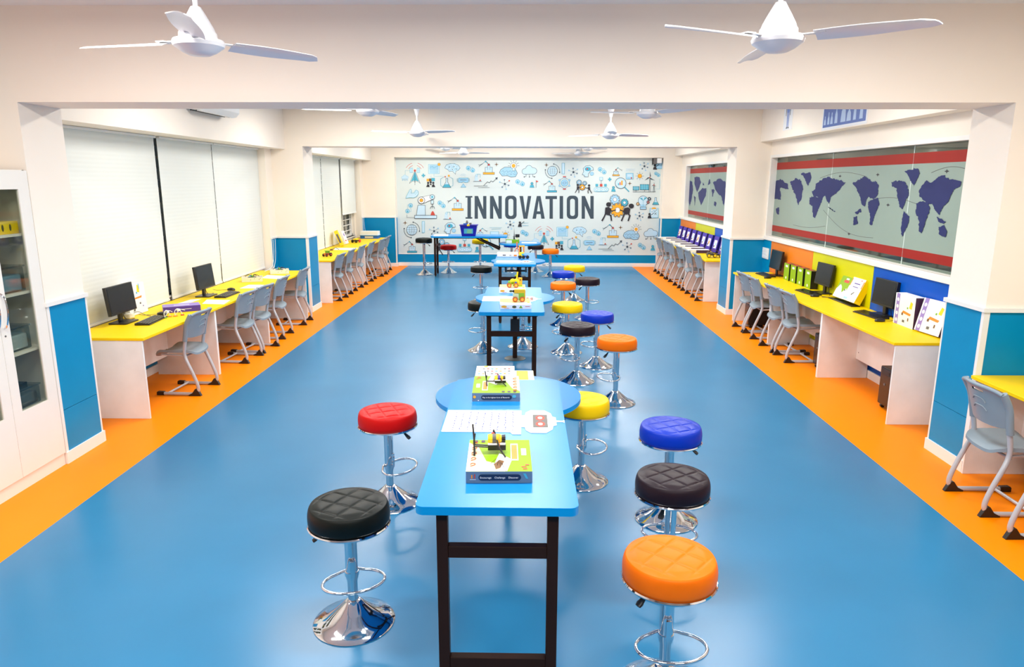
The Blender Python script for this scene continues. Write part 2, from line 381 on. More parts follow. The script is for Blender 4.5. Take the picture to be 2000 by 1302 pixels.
def blind(Y0, Y1, zb, X, label):
    t = thing('roller_blind', label, 'blind', (X, (Y0 + Y1) / 2, zb), 0, 'white blinds over the left windows')
    h = (Y1 - Y0) / 2; top = 2.585 - zb
    cl = MB()
    n = 90; vs = []; fs = []
    for i in range(n + 1):
        z = top * i / n; o_ = 0.00045 * (i % 2)
        vs += [(o_, -h, z), (o_, h, z), (o_ - 0.003, -h, z), (o_ - 0.003, h, z)]
    for i in range(n):
        a = i * 4; b = a + 4; fs += [(a, a + 1, b + 1, b), (b + 2, b + 3, a + 3, a + 2), (a, b, b + 2, a + 2), (a + 1, a + 3, b + 3, b + 1)]
    cl.add(vs, fs, M_BLIND); cl.build('fabric', t, smooth=0)
    MB().box((-0.008, -h, -0.012), (0.010, h, 0.012), M_WHITE).build('bottom_bar', t, bevel=0.003)
    MB().box((-0.05, -h, top - 0.02), (0.035, h, top + 0.003), M_WHITE).build('head_box', t, bevel=0.004)
    MB().tube([(0.02, h - 0.04, top), (0.022, h - 0.04, min(0.25, top * .4))], 0.0022, M_WHITE, 6).build('cord', t)
BX = -4.10
blind(5.72, 7.96, 0.765, BX, 'wide white blind nearest the camera, behind the first computer on the left desk')
blind(8.03, 9.405, 0.765, BX, 'white blind in the middle of the nearer left window, behind the second monitor')
blind(9.435, 11.02, 0.765, BX, 'white blind at the far end of the nearer left window, next to the blue pillar')
blind(12.25, 14.42, 0.765, BX, 'first white blind of the far left window, just past the blue pillar')
blind(14.47, 15.84, 0.765, BX, 'middle white blind of the far left window, behind the leaning yellow book')
blind(15.97, 17.28, 1.36, BX, 'half raised white blind showing the window bars below it, in the far left corner')

# right windows: frame, glass, film
def P2X(px, py, X): p = atx(px, py, X); return (p.y, p.z)
maps1 = [[(100,600),(150,580),(200,610),(205,650),(150,640),(155,720),(110,715)],[(120,780),(145,770),(140,820),(125,810)],
 [(215,600),(260,575),(290,590),(305,650),(290,720),(270,755),(255,700),(230,640)],[(290,545),(350,535),(360,570),(335,630),(318,585)],
 [(390,610),(420,590),(480,565),(500,580),(540,585),(590,605),(560,635),(530,670),(505,690),(488,705),(478,748),(460,725),(450,690),(436,705),(425,742),(400,700),(372,692),(362,665),(385,645)],
 [(348,705),(390,692),(425,725),(415,765),(398,800),(385,842),(370,832),(366,765),(345,745)],[(470,765),(490,775),(520,800),(500,795)],
 [(635,605),(680,585),(715,560),(740,575),(765,600),(790,595),(810,620),(806,680),(790,705),(770,715),(740,700),(725,730),(718,765),(700,755),(685,700),(665,650)],
 [(740,735),(775,712),(805,705),(815,750),(795,795),(780,830),(765,890),(750,885),(752,810),(738,770)],[(640,835),(665,828),(670,880),(640,888)],[(650,805),(690,780),(695,800),(660,815)],
 [(895,600),(950,590),(985,600),(1010,650),(1012,690),(995,715),(985,750),(968,785),(948,765),(935,700),(928,640),(900,630)],
 [(985,530),(1020,515),(1075,512),(1085,545),(1065,590),(1045,628),(1022,590),(1005,550)],[(978,795),(1015,830),(1012,875),(990,920),(965,975),(960,920),(965,850)],
 [(1100,625),(1130,590),(1160,605),(1200,575),(1240,555),(1290,585),(1365,600),(1355,632),(1315,650),(1295,690),(1275,735),(1240,770),(1215,820),(1190,790),(1170,745),(1140,750),(1110,720),(1085,700),(1080,660)],
 [(1062,745),(1090,730),(1140,735),(1155,780),(1130,850),(1115,900),(1098,942),(1078,930),(1082,860),(1060,810)],
 [(1212,905),(1250,888),(1270,935),(1258,972),(1215,948)],[(1200,830),(1225,845),(1262,868),(1240,880),(1210,860)]]
maps2 = [[(312,340),(345,325),(370,345),(375,400),(362,480),(350,515),(335,430),(315,370)],[(385,310),(420,310),(432,350),(412,400),(402,415),(385,360)],
 [(410,420),(440,388),(470,390),(466,440),(432,510),(415,460)],[(382,440),(394,455),(386,515)],[(490,315),(500,355),(480,365)],[(505,395),(528,400),(512,450)],
 [(515,350),(560,320),(605,345),(603,440),(592,515),(575,450),(540,410)],[(525,480),(540,490),(535,520),(522,505)],[(445,345),(455,365),(443,370)]]
GX = 3.90
for wn, (W_, mp, ox, oy, sc, joints) in enumerate(((RW1, maps1, 1480, 180, 3.426, (7.35, 9.25)), (RW2, maps2, 1250, 260, 3.616, (15.3,))), 3):
    y0, y1, z0, z1 = W_
    fr = MB(); X0, X1 = RWX - 0.006, RWX + 0.2
    fr.box((X0, y0 - 0.05, z1 - 0.012), (X1, y1 + 0.05, z1 + 0.03), M_TRIM); fr.box((X0, y0 - 0.05, z0 - 0.03), (X1, y1 + 0.05, z0 + 0.012), M_TRIM)
    fr.box((X0, y0 - 0.05, z0 + .012), (X1, y0 + .004, z1 - .012), M_TRIM); fr.box((X0, y1 - .004, z0 + .012), (X1, y1 + 0.05, z1 - .012), M_TRIM)
    fr.box((GX + .012, y0, z0), (GX + 0.05, y1, z0 + 0.03), M_TRIM)
    F = struct(fr.build('window_%d' % wn, smooth=0))
    g = MB(); ys = [y0] + list(joints) + [y1]
    for a, b_ in zip(ys[:-1], ys[1:]): g.box((GX, a + 0.004, z0), (GX + 0.008, b_ - 0.004, z1), M_GLASS)
    g.build('window_glass', F, smooth=0)
    fl = MB()
    for a, b_ in zip(ys[:-1], ys[1:]):
        fl.box((GX - 0.001, a + 0.005, 1.445), (GX - 0.0002, b_ - 0.005, 2.29), M_FROST)
        fl.box((GX - 0.0016, a + 0.002, 2.29), (GX - 0.0002, b_ - 0.002, 2.395), M_RED)
        fl.box((GX - 0.0016, a + 0.002, 1.355), (GX - 0.0002, b_ - 0.002, 1.445), M_RED)
    for jy in joints: fl.box((GX - 0.0012, jy - .007, z0), (GX + .004, jy + .007, z1), mat('pale_glass_edge', (206, 220, 214), .3))
    fo = fl.build('film', F, smooth=0)
    mpb = MB()
    for poly in mp:
        q = [P2X(ox + a / sc, oy + b_ / sc, GX - 0.0018) for a, b_ in poly]
        # jagged coastlines
        qq = []
        for i, (ya, za) in enumerate(q):
            yb, zb = q[(i + 1) % len(q)]; n = 6; el_ = math.hypot(yb - ya, zb - za)
            for j in range(n):
                t = j / n; k = min(0.02, el_ * .11) if j else 0.004
                qq.append((ya + (yb - ya) * t + random.uniform(-k, k), za + (zb - za) * t + random.uniform(-k, k) * .6))
        pz = 0.0018 + 0.00025 * mp.index(poly); mpb.poly([(GX - pz, min(a, y1), min(max(b_, 1.46), 2.28)) for a, b_ in qq], M_NAVY)
    def arc(ya, za, yb, zb, h):
        pts = [(GX - 0.0018, ya + (yb - ya) * t / 14, za + (zb - za) * t / 14 + h * sin(pi * t / 14)) for t in range(15)]
        mpb.tube(pts, 0.0022, M_GREY, 4)
    if wn == 3:
        arc(9.6, 2.16, 8.3, 2.17, .06); arc(9.4, 1.75, 8.0, 1.5, -.10); arc(8.2, 1.9, 7.2, 1.9, .05); arc(7.0, 2.2, 6.35, 2.2, .05); arc(10.4, 1.5, 9.3, 1.55, -.03)
        def plane(y, z):
            mpb.poly([(GX - 0.0022, y + a, z + b_) for a, b_ in ((-.045, 0), (-.008, .008), (0, .022), (.008, .008), (.04, 0), (.008, -.008), (0, -.022), (-.008, -.008))], M_BLKI)
        plane(8.05, 2.19); plane(7.75, 1.87); plane(6.75, 2.21); plane(9.0, 2.18); plane(8.6, 1.50)
    mpb.build('world_map', fo, smooth=-1)
# room beyond the right glass
bk = MB(); bk.box((6.6, 2, 0), (6.7, 19, 3.3), M_TAUPE); bk.box((RWX + 0.25, 2, -0.1), (6.7, 19, 0), M_DKFLOOR); bk.box((RWX + 0.25, 2, 3.0), (6.7, 19, 3.1), M_TAUPE)
bk.box((RWX + 0.25, 1.9, 0), (6.7, 2, 3.1), M_TAUPE); bk.box((RWX + 0.25, 19, 0), (6.7, 19.1, 3.1), M_TAUPE); struct(bk.build('wall_beyond', smooth=0))
for (x_, y_) in ((5.3, 7.3), (5.3, 12.0), (5.3, 16.0)):  # added fill lights, no visible fixtures, to brighten the view through the glass
    l = bpy.data.lights.new('beyond_fill_light', 'AREA'); l.size = 0.8; l.energy = 55; l.color = (1, .93, .85)
    o = bpy.data.objects.new('beyond_fill_light', l); COL.objects.link(o); o.location = (x_, y_, 2.95)

# ================================================================== END WALL MURAL
class Ink:
    def __init__(s): s.mb = MB(); s.k = 0
    def P(s, pts, m):
        s.k += 1; off = YM - 0.002 - 0.000005 * s.k
        q = []
        for x, y in pts:
            p = aty(x, y, YM); q.append((p.x, off, p.z))
        s.mb.poly(q, m)
    def L(s, pts, w=0.9, m=None, closed=False):
        m = m or M_INK
        if closed: pts = list(pts) + [pts[0]]
        w *= 0.8
        for (x0, y0), (x1, y1) in zip(pts[:-1], pts[1:]):
            dx, dy = x1 - x0, y1 - y0; l = math.hypot(dx, dy) or 1e-6; ux, uy = dx / l * w / 2, dy / l * w / 2
            s.P([(x0 - ux - uy, y0 - uy + ux), (x1 + ux - uy, y1 + uy + ux), (x1 + ux + uy, y1 + uy - ux), (x0 - ux + uy, y0 - uy - ux)], m)
    def circ(s, x, y, r, n=18, a0=0, a1=360, ry=None):
        ry = ry or r; return [(x + r * cos(radians(a0 + (a1 - a0) * i / n)), y + ry * sin(radians(a0 + (a1 - a0) * i / n))) for i in range(n + (0 if a1 - a0 == 360 else 1))]
    def C(s, x, y, r, fill=None, line=None, w=0.8, ry=None):
        c = s.circ(x, y, r, ry=ry)
        if fill: s.P(c, fill)
        if line: s.L(c, w, line, True)
    def A(s, x, y, r, a0, a1, w=0.8, m=None, ry=None): s.L(s.circ(x, y, r, 10, a0, a1, ry), w, m)
    def R(s, x0, y0, x1, y1, fill=None, line=None, w=0.8):
        q = [(x0, y0), (x1, y0), (x1, y1), (x0, y1)]
        if fill: s.P(q, fill)
        if line: s.L(q, w, line, True)
I = Ink()
def tower(x, y, h=25):
    w = h * 0.42; b = y + h
    I.P([(x, y + 2), (x + w * .75, b - 3), (x + w * .2, b - 6), (x, b - 3), (x - w * .2, b - 6), (x - w * .75, b - 3)], M_TEAL)
    I.L([(x, y), (x - w, b)], .8); I.L([(x, y), (x + w, b)], .8); I.L([(x, y), (x, b + 3)], .9)
    I.L([(x - w, b), (x - w * .3, b - 5), (x, b - 2), (x + w * .3, b - 5), (x + w, b)], .6)
    I.C(x, y, 2.2, M_RINK); 
    for s_ in (-1, 1):
        I.R(x + s_ * 7 - 2.6, y - 5, x + s_ * 7 + 2.6, y + 4, M_PALE, M_TEAL, .7); I.L([(x + s_ * 7, y - 5), (x + s_ * 7, y + 4)], .6, M_TEAL)
        for r in (14, 19): I.L([(x + s_ * r * cos(radians(a)), y + 3 - r * sin(radians(a)) * .95) for a in (28, 40, 52, 64, 72)], .9, M_RINK)
    I.L([(x - 10, y), (x - 19, y), (x - 19, y + 9)], .5, M_TEAL)
def laptop(x, y):
    I.R(x - 10.5, y - 9, x + 10.5, y + 9, M_PALE, M_TEAL, .7); I.R(x - 8, y - 7, x + 8, y + 1, M_SKYC, M_TEAL, .5)
    I.L([(x - 7, y - 3), (x - 3, y - 5), (x, y - 2), (x + 7, y - 6)], .7, M_TEAL)
    for k in (3, 5, 7): I.L([(x - 8, y + k), (x + 8, y + k)], .8, M_TEAL)
    I.C(x + 10, y - 9, 3, M_OINK, M_TEAL, .5); I.L([(x, y + 9), (x, y + 14), (x + 17, y + 14)], .5, M_TEAL)
def brainnet(x, y, w=30):
    a = w / 2; b = w * .29
    pts = [(x - a, y), (x - a * .8, y - b * .7), (x - a * .3, y - b), (x + a * .3, y - b), (x + a * .8, y - b * .6), (x + a, y), (x + a * .8, y + b * .5), (x + a * .45, y + b * .7), (x + a * .4, y + b * 1.4), (x, y + b * .7), (x - a * .4, y + b * .8), (x - a * .6, y + b * .4)]
    I.P(pts, M_PALE); I.L(pts, .7, M_INK, True)
    for (p, q) in ((0, 9), (1, 6), (2, 7), (3, 10), (4, 9), (2, 11), (5, 9), (3, 6)): I.L([pts[p], pts[q]], .35, M_TEAL)
    for p in ((x - a * .4, y - b * .2), (x + a * .2, y - b * .3), (x + a * .5, y + b * .2), (x, y + b * .3)): I.C(*p, .9, M_INK)
def heads(x0, y0, x1, y1, r=4.2):
    I.L([(x0, y0 + r), (x0 + 1, y1 + 1), (x1 - r, y1 + 1)], .6, M_TEAL); I.L([(x0 + r, y0 - 1), (x1, y0 - 1), (x1, y1 - r)], .6, M_TEAL)
    for x, y in ((x0, y0), (x1, y1)):
        I.C(x, y, r, M_SKYC, M_TEAL, .8); I.P([(x - r * .5, y + r * .6), (x, y - r * .5), (x + r * .5, y + r * .6)], M_TEAL)
def arm(x, y, base=M_OINK, s=1.0, flip=1):     # x,y = centre of the base plate
    def q(a, b): return (x + a * s * flip, y + b * s)
    I.P([q(-7, -2), q(7, -2), q(7, -12), q(-7, -12)], M_PALE); I.L([q(-7, -2), q(-7, -12), q(-3, -12)], .8); I.L([q(7, -2), q(7, -12), q(3, -12)], .8)
    I.P([q(-11, -2), q(11, -2), q(11, 2), q(-11, 2)], base); I.L([q(-11, -2), q(11, -2), q(11, 2), q(-11, 2)], .7, M_INK, True)
    I.P([q(-2.2, -6), q(2.2, -6), q(2.2, -17), q(-2.2, -17)], M_PALE); I.L([q(-2.2, -7), q(-2.2, -16)], .6); I.L([q(2.2, -7), q(2.2, -16)], .6)
    I.C(*q(0, -17), 2 * s, M_RINK, M_INK, .5)
    I.L([q(-1, -18), q(-6, -24), q(-12, -19), q(-17, -16)], 1.5 * s, M_INK); I.L([q(-6, -23.5), q(-12, -19)], .7 * s, M_PALE)
    I.L([q(-17, -16), q(-20, -17)], .9 * s); I.L([q(-17, -16), q(-19, -13)], .9 * s); I.C(*q(-6, -23), 1.6 * s, M_TEAL)
def spark(x, y, r=4.5):
    p = []
    for i in range(8): rr = r if i % 2 == 0 else r * .25; p.append((x + rr * cos(pi / 4 * i), y + rr * sin(pi / 4 * i)))
    I.P(p, M_BROWN)
def bulb(x, y, r=6, rays=True):
    I.C(x, y, r, M_PAPER, M_INK, .8); I.C(x, y, r * .62, M_OINK); I.R(x - r * .4, y + r * .7, x + r * .4, y + r * 1.6, M_PALE, M_INK, .5)
    if rays:
        for a in range(-180, 1, 30): I.L([(x + (r + 2) * cos(radians(a)), y + (r + 2) * sin(radians(a))), (x + (r + 5) * cos(radians(a)), y + (r + 5) * sin(radians(a)))], .7)
def brain(x, y, w=34):
    a = w / 2; b = w * .28
    pts = [(x - a, y + 1), (x - a * .85, y - b * .5), (x - a * .4, y - b), (x + a * .2, y - b), (x + a * .8, y - b * .5), (x + a, y + b * .2), (x + a * .8, y + b * .9), (x + a * .3, y + b), (x - a * .1, y + b * .7), (x - a * .7, y + b * .75)]
    I.P(pts, M_SKYC); I.L(pts, .9, M_INK, True)
    for k in range(4):
        xx = x - a * .6 + k * a * .4; I.A(xx, y, 2.4, 180, 400, .5, M_INK); I.A(xx + 1.5, y + 3, 2, 0, 200, .5, M_INK)
    bulb(x + a * .58, y - b - 2.5, w * .17)
def cloud(x, y, w=28, m=None, tails=True):
    r = w / 2; lw = .8
    pts = I.circ(x - r * .62, y + r * .12, r * .38, 8, 90, 260) + I.circ(x - r * .05, y - r * .25, r * .45, 9, 190, 340) + I.circ(x + r * .58, y + r * .05, r * .42, 8, -80, 90)
    I.P(pts, M_PALE); I.L(pts, lw, m or M_INK, True)
    if tails:
        for dx, k in ((-.45, -1), (0, 0), (.45, 1)):
            I.L([(x + dx * r, y + r * .5), (x + dx * r, y + r * .8), (x + (dx + .25 * k) * r, y + r * .8)], .7, m or M_INK); I.C(x + (dx + .25 * k) * r, y + r * .85, 1.1, m or M_INK)
def flask(x, y, h=14, m=M_INK):
    p = [(x - 1.6, y - h * .5), (x + 1.6, y - h * .5), (x + 1.6, y - h * .1), (x + h * .45, y + h * .5), (x - h * .45, y + h * .5), (x - 1.6, y - h * .1)]
    I.P(p, M_PALE); I.P([(x - h * .25, y + h * .15), (x + h * .25, y + h * .15), p[3], p[4]], M_TEAL); I.L(p, .8, m, True)
def flaskhex(x, y):
    for s_ in (-1, 1): I.L([(x + s_ * 5, y - 9), (x + s_ * 12, y - 5), (x + s_ * 12, y + 8), (x + s_ * 7, y + 11)], .8, M_TEAL)
    flask(x, y + 3, 18); I.C(x + 4, y - 11, 2, M_OINK); I.C(x - 3, y - 9, 1.3, M_RINK)
def vr(x, y):
    p = [(x - 9, y - 4), (x + 9, y - 4), (x + 10, y), (x + 9, y + 4.5), (x + 3, y + 4.5), (x, y + 2.5), (x - 3, y + 4.5), (x - 9, y + 4.5), (x - 10, y)]
    I.P(p, M_SKYC); I.L(p, .9, M_TEAL, True); I.L([(x - 6, y), (x + 6, y)], 1, M_INK); I.A(x, y - 5, 4, 210, 330, .5, M_SKYC); I.A(x, y - 5, 7, 220, 320, .5, M_SKYC)
    I.L([(x - 11.5, y - 3), (x - 12, y), (x - 11.5, y + 3)], .7, M_TEAL); I.L([(x + 11.5, y - 3), (x + 12, y), (x + 11.5, y + 3)], .7, M_TEAL)
    t = [(x, y + 7), (x + 5, y + 14), (x - 5, y + 14)]; I.P(t, M_SKYC); I.L(t, .6, M_TEAL, True)
def press(x, y, s=1.0):
    I.L([(x - 8 * s, y + 7 * s), (x + 8 * s, y + 7 * s)], .9, M_SLATE); I.P([(x - 6 * s, y + 6 * s), (x - 5 * s, y - 4 * s), (x, y - 4 * s), (x + 0.5 * s, y + 6 * s)], M_PALE)
    I.C(x - 2 * s, y - 5 * s, 2 * s, M_PALE, M_TEAL, .5); I.L([(x - 1 * s, y - 7 * s), (x + 5 * s, y - 7 * s), (x + 5 * s, y - 1 * s)], .7, M_TEAL); I.P([(x + 3 * s, y + 6 * s), (x + 5 * s, y + 3 * s), (x + 7 * s, y + 6 * s)], M_RINK)
def growth(x, y):
    I.L([(x - 22, y + 6), (x + 4, y + 6)], .8); I.L([(x - 14, y + 9), (x + 8, y + 9)], .6)
    I.L([(x - 3, y + 5), (x + 4, y - 2), (x + 8, y), (x + 11, y - 4), (x + 15, y - 2), (x + 22, y - 9)], 1.1)
    I.P([(x + 24, y - 11), (x + 23, y - 6), (x + 19, y - 10)], M_INK)
def molecule(x, y, r=9, red=False):
    for k, a in enumerate((20, 75, 130, 200, 265, 325)):
        rr = r * (.8 + .25 * (k % 2)); p = (x + rr * cos(radians(a)), y + rr * sin(radians(a)))
        I.L([(x, y), p], .45, M_SLATE); I.C(*p, 1.4, M_RINK if red and k == 5 else (M_SKYC if k % 2 else M_SLATE), None)
    I.C(x, y, 1.9, M_INK)
def plus(x, y, r=3.6): I.P([(x - 1.2, y - r), (x + 1.2, y - r), (x + 1.2, y - 1.2), (x + r, y - 1.2), (x + r, y + 1.2), (x + 1.2, y + 1.2), (x + 1.2, y + r), (x - 1.2, y + r), (x - 1.2, y + 1.2), (x - r, y + 1.2), (x - r, y - 1.2), (x - 1.2, y - 1.2)], M_TEAL)
def trio(x, y):
    I.R(x - 8, y - 8, x - 3, y - 3, M_OINK); I.R(x - 3.5, y - 8.5, x + 2, y - 3, M_BROWN); I.R(x + 1.5, y - 9.5, x + 8, y - 3.5, M_TEAL)
    for dx in (-5, 0, 5): I.C(x + dx, y + (0 if dx else -1), 2.1, M_BLKI); 
    I.P([(x - 9, y + 8), (x - 6, y + 2), (x - 3, y + 4), (x - 2, y + 8)], M_BLKI); I.P([(x + 9, y + 8), (x + 6, y + 2), (x + 3, y + 4), (x + 2, y + 8)], M_BLKI); I.P([(x - 2.5, y + 4), (x, y + 1), (x + 2.5, y + 4)], M_BLKI)
def globe(x, y, r=10):
    I.C(x, y, r, M_PALE, M_INK, .9); I.C(x, y, r * .45, None, M_INK, .5, ry=r); I.L([(x, y - r), (x, y + r)], .5)
    for k in (-.4, 0, .4): I.L([(x - r * sqrt(1 - k * k), y + k * r), (x + r * sqrt(1 - k * k), y + k * r)], .5)
    I.A(x, y, r * 1.45, -80, 10, .9); I.A(x, y, r * 1.45, 95, 190, .9)
    for a in (-80, 10, 95, 190): I.C(x + r * 1.45 * cos(radians(a)), y + r * 1.45 * sin(radians(a)), 1.2, M_INK)
def tubeicon(x, y, h=22): I.R(x - 2.5, y - h / 2, x + 2.5, y + h / 2, M_PALE, M_TEAL, .8)
def headai(x, y, f=1):
    p = [(x + f * a, y + b) for a, b in ((-11, 7), (-8, 1), (-9, -5), (-4, -10), (4, -11), (10, -7), (11, -2), (5, -1), (3, 3), (1, 5), (1, 11), (-7, 11), (-7, 8))]
    I.P(p, M_PALE); I.L(p, .8, M_INK, True); I.C(x, y - 4, 6, M_TEAL, ry=4); I.C(x - 1, y - 4, 1.6, M_RINK); I.C(x + 8 * f, y + 5, 3.6, M_SKYC, M_TEAL, .5)
def bust(x, y, s=1.0): I.C(x, y - 3 * s, 2.4 * s, M_TEAL, M_INK, .5); I.P([(x - 4.5 * s, y + 5 * s), (x - 3 * s, y), (x + 3 * s, y), (x + 4.5 * s, y + 5 * s)], M_TEAL)
def hexnode(x, y):
    h = [(x + 11 * cos(radians(30 + 60 * i)), y + 11 * sin(radians(30 + 60 * i))) for i in range(6)]; I.L(h, .7, M_SLATE, True)
    I.C(x, y, 6.5, M_SKYC, M_TEAL, .8); I.C(x, y, 3, None, M_INK, .4); I.L([(x - 6, y), (x + 6, y)], .4)
    for i, p in enumerate(h): I.C(*p, 1.7, M_SKYC, M_TEAL, .5)
    I.R(x - 3, y - 13, x + 3, y - 11, M_RINK); I.R(x - 3, y + 11, x + 3, y + 13, M_RINK)
def gear(x, y, r, m, n=10, a=0):
    p = []
    for i in range(n):
        t = a + 2 * pi * i / n; d = 2 * pi / n
        for k, rr in ((-.25, 1.), (.25, 1.), (.32, .8), (.68, .8)): p.append((x + r * rr * cos(t + k * d), y + r * rr * sin(t + k * d)))
    I.P(p, m); I.L(p, .8, M_INK, True); I.C(x, y, r * .36, M_PAPER, M_INK, .7)
def pusher(x, y, s, f):      # leaning person pushing towards f, x,y = head centre
    def q(a, b): return (x + a * s * f, y + b * s)
    I.C(x, y, 5 * s, M_BLKI); I.P([q(-4, 6), q(2, 6), q(8, 10), q(3, 19), q(-5, 20)], M_BLKI)
    I.L([q(1, 8), q(9, 12), q(16, 9)], 3 * s, M_BLKI); I.L([q(-2, 18), q(-7, 26), q(-11, 33)], 3.6 * s, M_BLKI); I.L([q(1, 18), q(5, 24), q(4, 33)], 3.6 * s, M_BLKI)
def conveyor(x, y):
    I.A(x - 10, y + 3, 4, 90, 270, .9, M_TEAL); I.R(x - 10, y - 1, x + 10, y + 7, M_PALE); I.C(x - 10, y + 3, 4, M_PALE); I.C(x + 10, y + 3, 4, M_PALE); I.A(x + 10, y + 3, 4, -90, 90, .9, M_TEAL)
    I.L([(x - 10, y - 1), (x + 10, y - 1)], .9, M_TEAL); I.L([(x - 10, y + 7), (x + 10, y + 7)], .9, M_TEAL)
    for dx in (-8.5, 0, 8.5): I.C(x + dx, y + 3, 1.8, M_PAPER, M_TEAL, .7)
    I.R(x - 11, y - 8, x - 6, y - 3, M_TEAL); I.R(x + 6, y - 8, x + 11, y - 3, M_TEAL); I.R(x - 2.5, y - 8, x + 2.5, y - 3, M_RINK); I.L([(x, y - 8), (x, y - 15)], .8); I.R(x - 3, y - 21, x + 3, y - 15, M_PALE, M_TEAL, .6)
def magnify(x, y, r=10.5):
    I.C(x, y, r, M_PALE, M_INK, 1.1); I.R(x - 5, y, x - 3, y + 4, M_TEAL); I.R(x - 2, y - 2, x, y + 4, M_RINK); I.R(x + 1, y - 5, x + 4, y + 4, M_OINK); I.L([(x + r * .75, y + r * .75), (x + r * 1.5, y + r * 1.5)], 2.4, M_TEAL)
def sunic(x, y, r=4):
    I.C(x, y, r, M_OINK, M_BROWN, .6)
    for a in range(0, 360, 45): I.L([(x + (r + 2) * cos(radians(a)), y + (r + 2) * sin(radians(a))), (x + (r + 4) * cos(radians(a)), y + (r + 4) * sin(radians(a)))], .6)
def teacher(x, y, bw=11, board=True):
    if board: I.R(x + 2, y - 10, x + 2 + bw, y + 3, M_SKYC, M_TEAL, .7)
    I.C(x, y - 3, 2.3, M_BLKI); I.P([(x - 4, y + 5), (x - 2.5, y), (x + 2, y - 1), (x + 4, y + 5)], M_BLKI); I.L([(x, y + 1), (x + 8, y - 5)], 1.3, M_BLKI)
def turbine(x, y, h, r):
    I.L([(x, y), (x - 1.5, y + h)], .8); I.L([(x, y), (x + 1.5, y + h)], .8)
    for a in (-90, 30, 150): I.P([(x, y), (x + r * cos(radians(a)), y + r * sin(radians(a))), (x + r * .3 * cos(radians(a + 35)), y + r * .3 * sin(radians(a + 35)))], M_INK)
    I.C(x, y, 1.1, M_RINK)
def panel(x0, y0, x1, y1):
    I.R(x0, y0, x1, y1, M_TEAL, M_INK, .7)
    for k in range(1, 4): I.L([(x0 + (x1 - x0) * k / 4, y0), (x0 + (x1 - x0) * k / 4, y1)], .35, M_PALE)
    for k in range(1, 3): I.L([(x0, y0 + (y1 - y0) * k / 3), (x1, y0 + (y1 - y0) * k / 3)], .35, M_PALE)
    I.L([((x0 + x1) / 2, y1), ((x0 + x1) / 2, y1 + 3)], .9)
# --- placement
tower(810.3, 333, 25); tower(1062.5, 456, 22); laptop(847.5, 330); laptop(1098, 452.5); brainnet(883.6, 328); brainnet(1132, 451, 28)
for a in ((914.6,328,923.4,332.5),(859,396,866,402),(802,401,796,412),(1172,330.5,1180,336),(1281,338.6,1286,342),(1161,451.5,1169,456),(1250,478.5,1257,483.5),(1011,354.5,1020.5,359),(1021,453,1028,457)): heads(*a, r=3 if a[0] > 1280 else 4.0)
arm(954.7, 338.5); arm(894, 409); arm(1197, 462); arm(1203, 342, s=.62, flip=-1); arm(1078, 373.5, M_TEAL, .85); arm(805, 491.5, M_TEAL, .85); arm(938, 462, M_TEAL, .7, -1)
for a in ((969.7,321),(791.4,435),(1067,322),(1212,444),(1230,358)): spark(*a)
brain(993, 336, 35); brain(1233, 459, 32); cloud(1034, 333, 29); cloud(1271, 455, 27); cloud(791, 346, 13, M_SKYC); cloud(1046, 470, 14, M_SKYC, False)
flaskhex(872.7, 354); flaskhex(1121, 474); flask(1280.5, 392.5); vr(905, 351.5); vr(1151, 473.5)
press(933, 347); press(874, 421); press(1177, 471); growth(948, 357); growth(1191, 480)
for a in ((986,359,10,True),(848,451,9),(1120,336,9),(1258.5,324.5,8),(1249,421.5,8),(1225,481.5,9,True),(996.7,438.5,8)): molecule(*a)
plus(827, 342.5); plus(1078.6, 466); plus(1190.7, 350); trio(841.3, 357); trio(1092, 480)
globe(804.5, 448.6, 10.4); globe(1079, 334, 9.7); tubeicon(826.8, 443); tubeicon(1100, 329, 21); headai(878.5, 445); headai(1148, 334)
bust(1039, 361); I.L([(1047, 352), (1047, 366)], .7); I.P([(1047, 352), (1052, 354), (1047, 356)], M_RINK); bust(1198, 369); bust(1274.7, 484); bust(932, 487)
hexnode(1102.4, 357); conveyor(1174, 367); conveyor(907.5, 484); magnify(1212, 357.5); magnify(949, 472, 9.5)
gear(1131, 356, 5, M_SKYC); gear(1142, 357.5, 4, M_SKYC); gear(1137, 365.5, 6, M_OINK); pusher(1128.5, 361, .45, 1); pusher(1150.5, 362, .45, -1)
gear(863, 472, 6, M_SKYC); gear(873, 478, 5, M_SKYC); pusher(858, 477, .6, -1)
I.R(1222.5, 338, 1236.5, 349.5, M_SKYC, M_TEAL, .7); I.R(1225, 340, 1234, 345, M_PALE); I.C(1233, 347.5, 1.4, M_RINK); I.L([(1222, 330), (1240, 330)], .5, M_SKYC); I.L([(1222, 333), (1240, 333)], .5, M_SKYC)
I.R(958, 452, 974, 459, M_PALE, M_TEAL, .8); I.L([(956, 444), (980, 444)], .6, M_TEAL); I.L([(960, 447), (978, 447)], .6, M_TEAL)
sunic(1249.4, 343.5); sunic(987.3, 458.5, 4.5); panel(1250, 360, 1267, 370.5); panel(1236, 364, 1248, 371); I.L([(1236, 374.5), (1280, 374.5)], .8); turbine(1269, 346.5, 28, 12); turbine(1277, 361, 13, 6)
I.L([(1288, 349), (1288, 369), (1281, 369)], .5, M_TEAL)
teacher(1279, 326, 12); teacher(1015.5, 437.5, 16, False); I.L([(1020, 435), (1032, 435)], .6, M_TEAL); I.L([(1020, 440), (1032, 440)], .9, M_TEAL)
I.R(1269, 407, 1285.3, 425, M_PALE, M_TEAL, .8); I.P([(1274, 405), (1280, 405), (1282, 408), (1272, 408)], M_OINK)
for yy in (411, 416, 421): I.R(1271.5, yy - 1.5, 1274.5, yy + 1.5, M_PAPER, M_TEAL, .4)
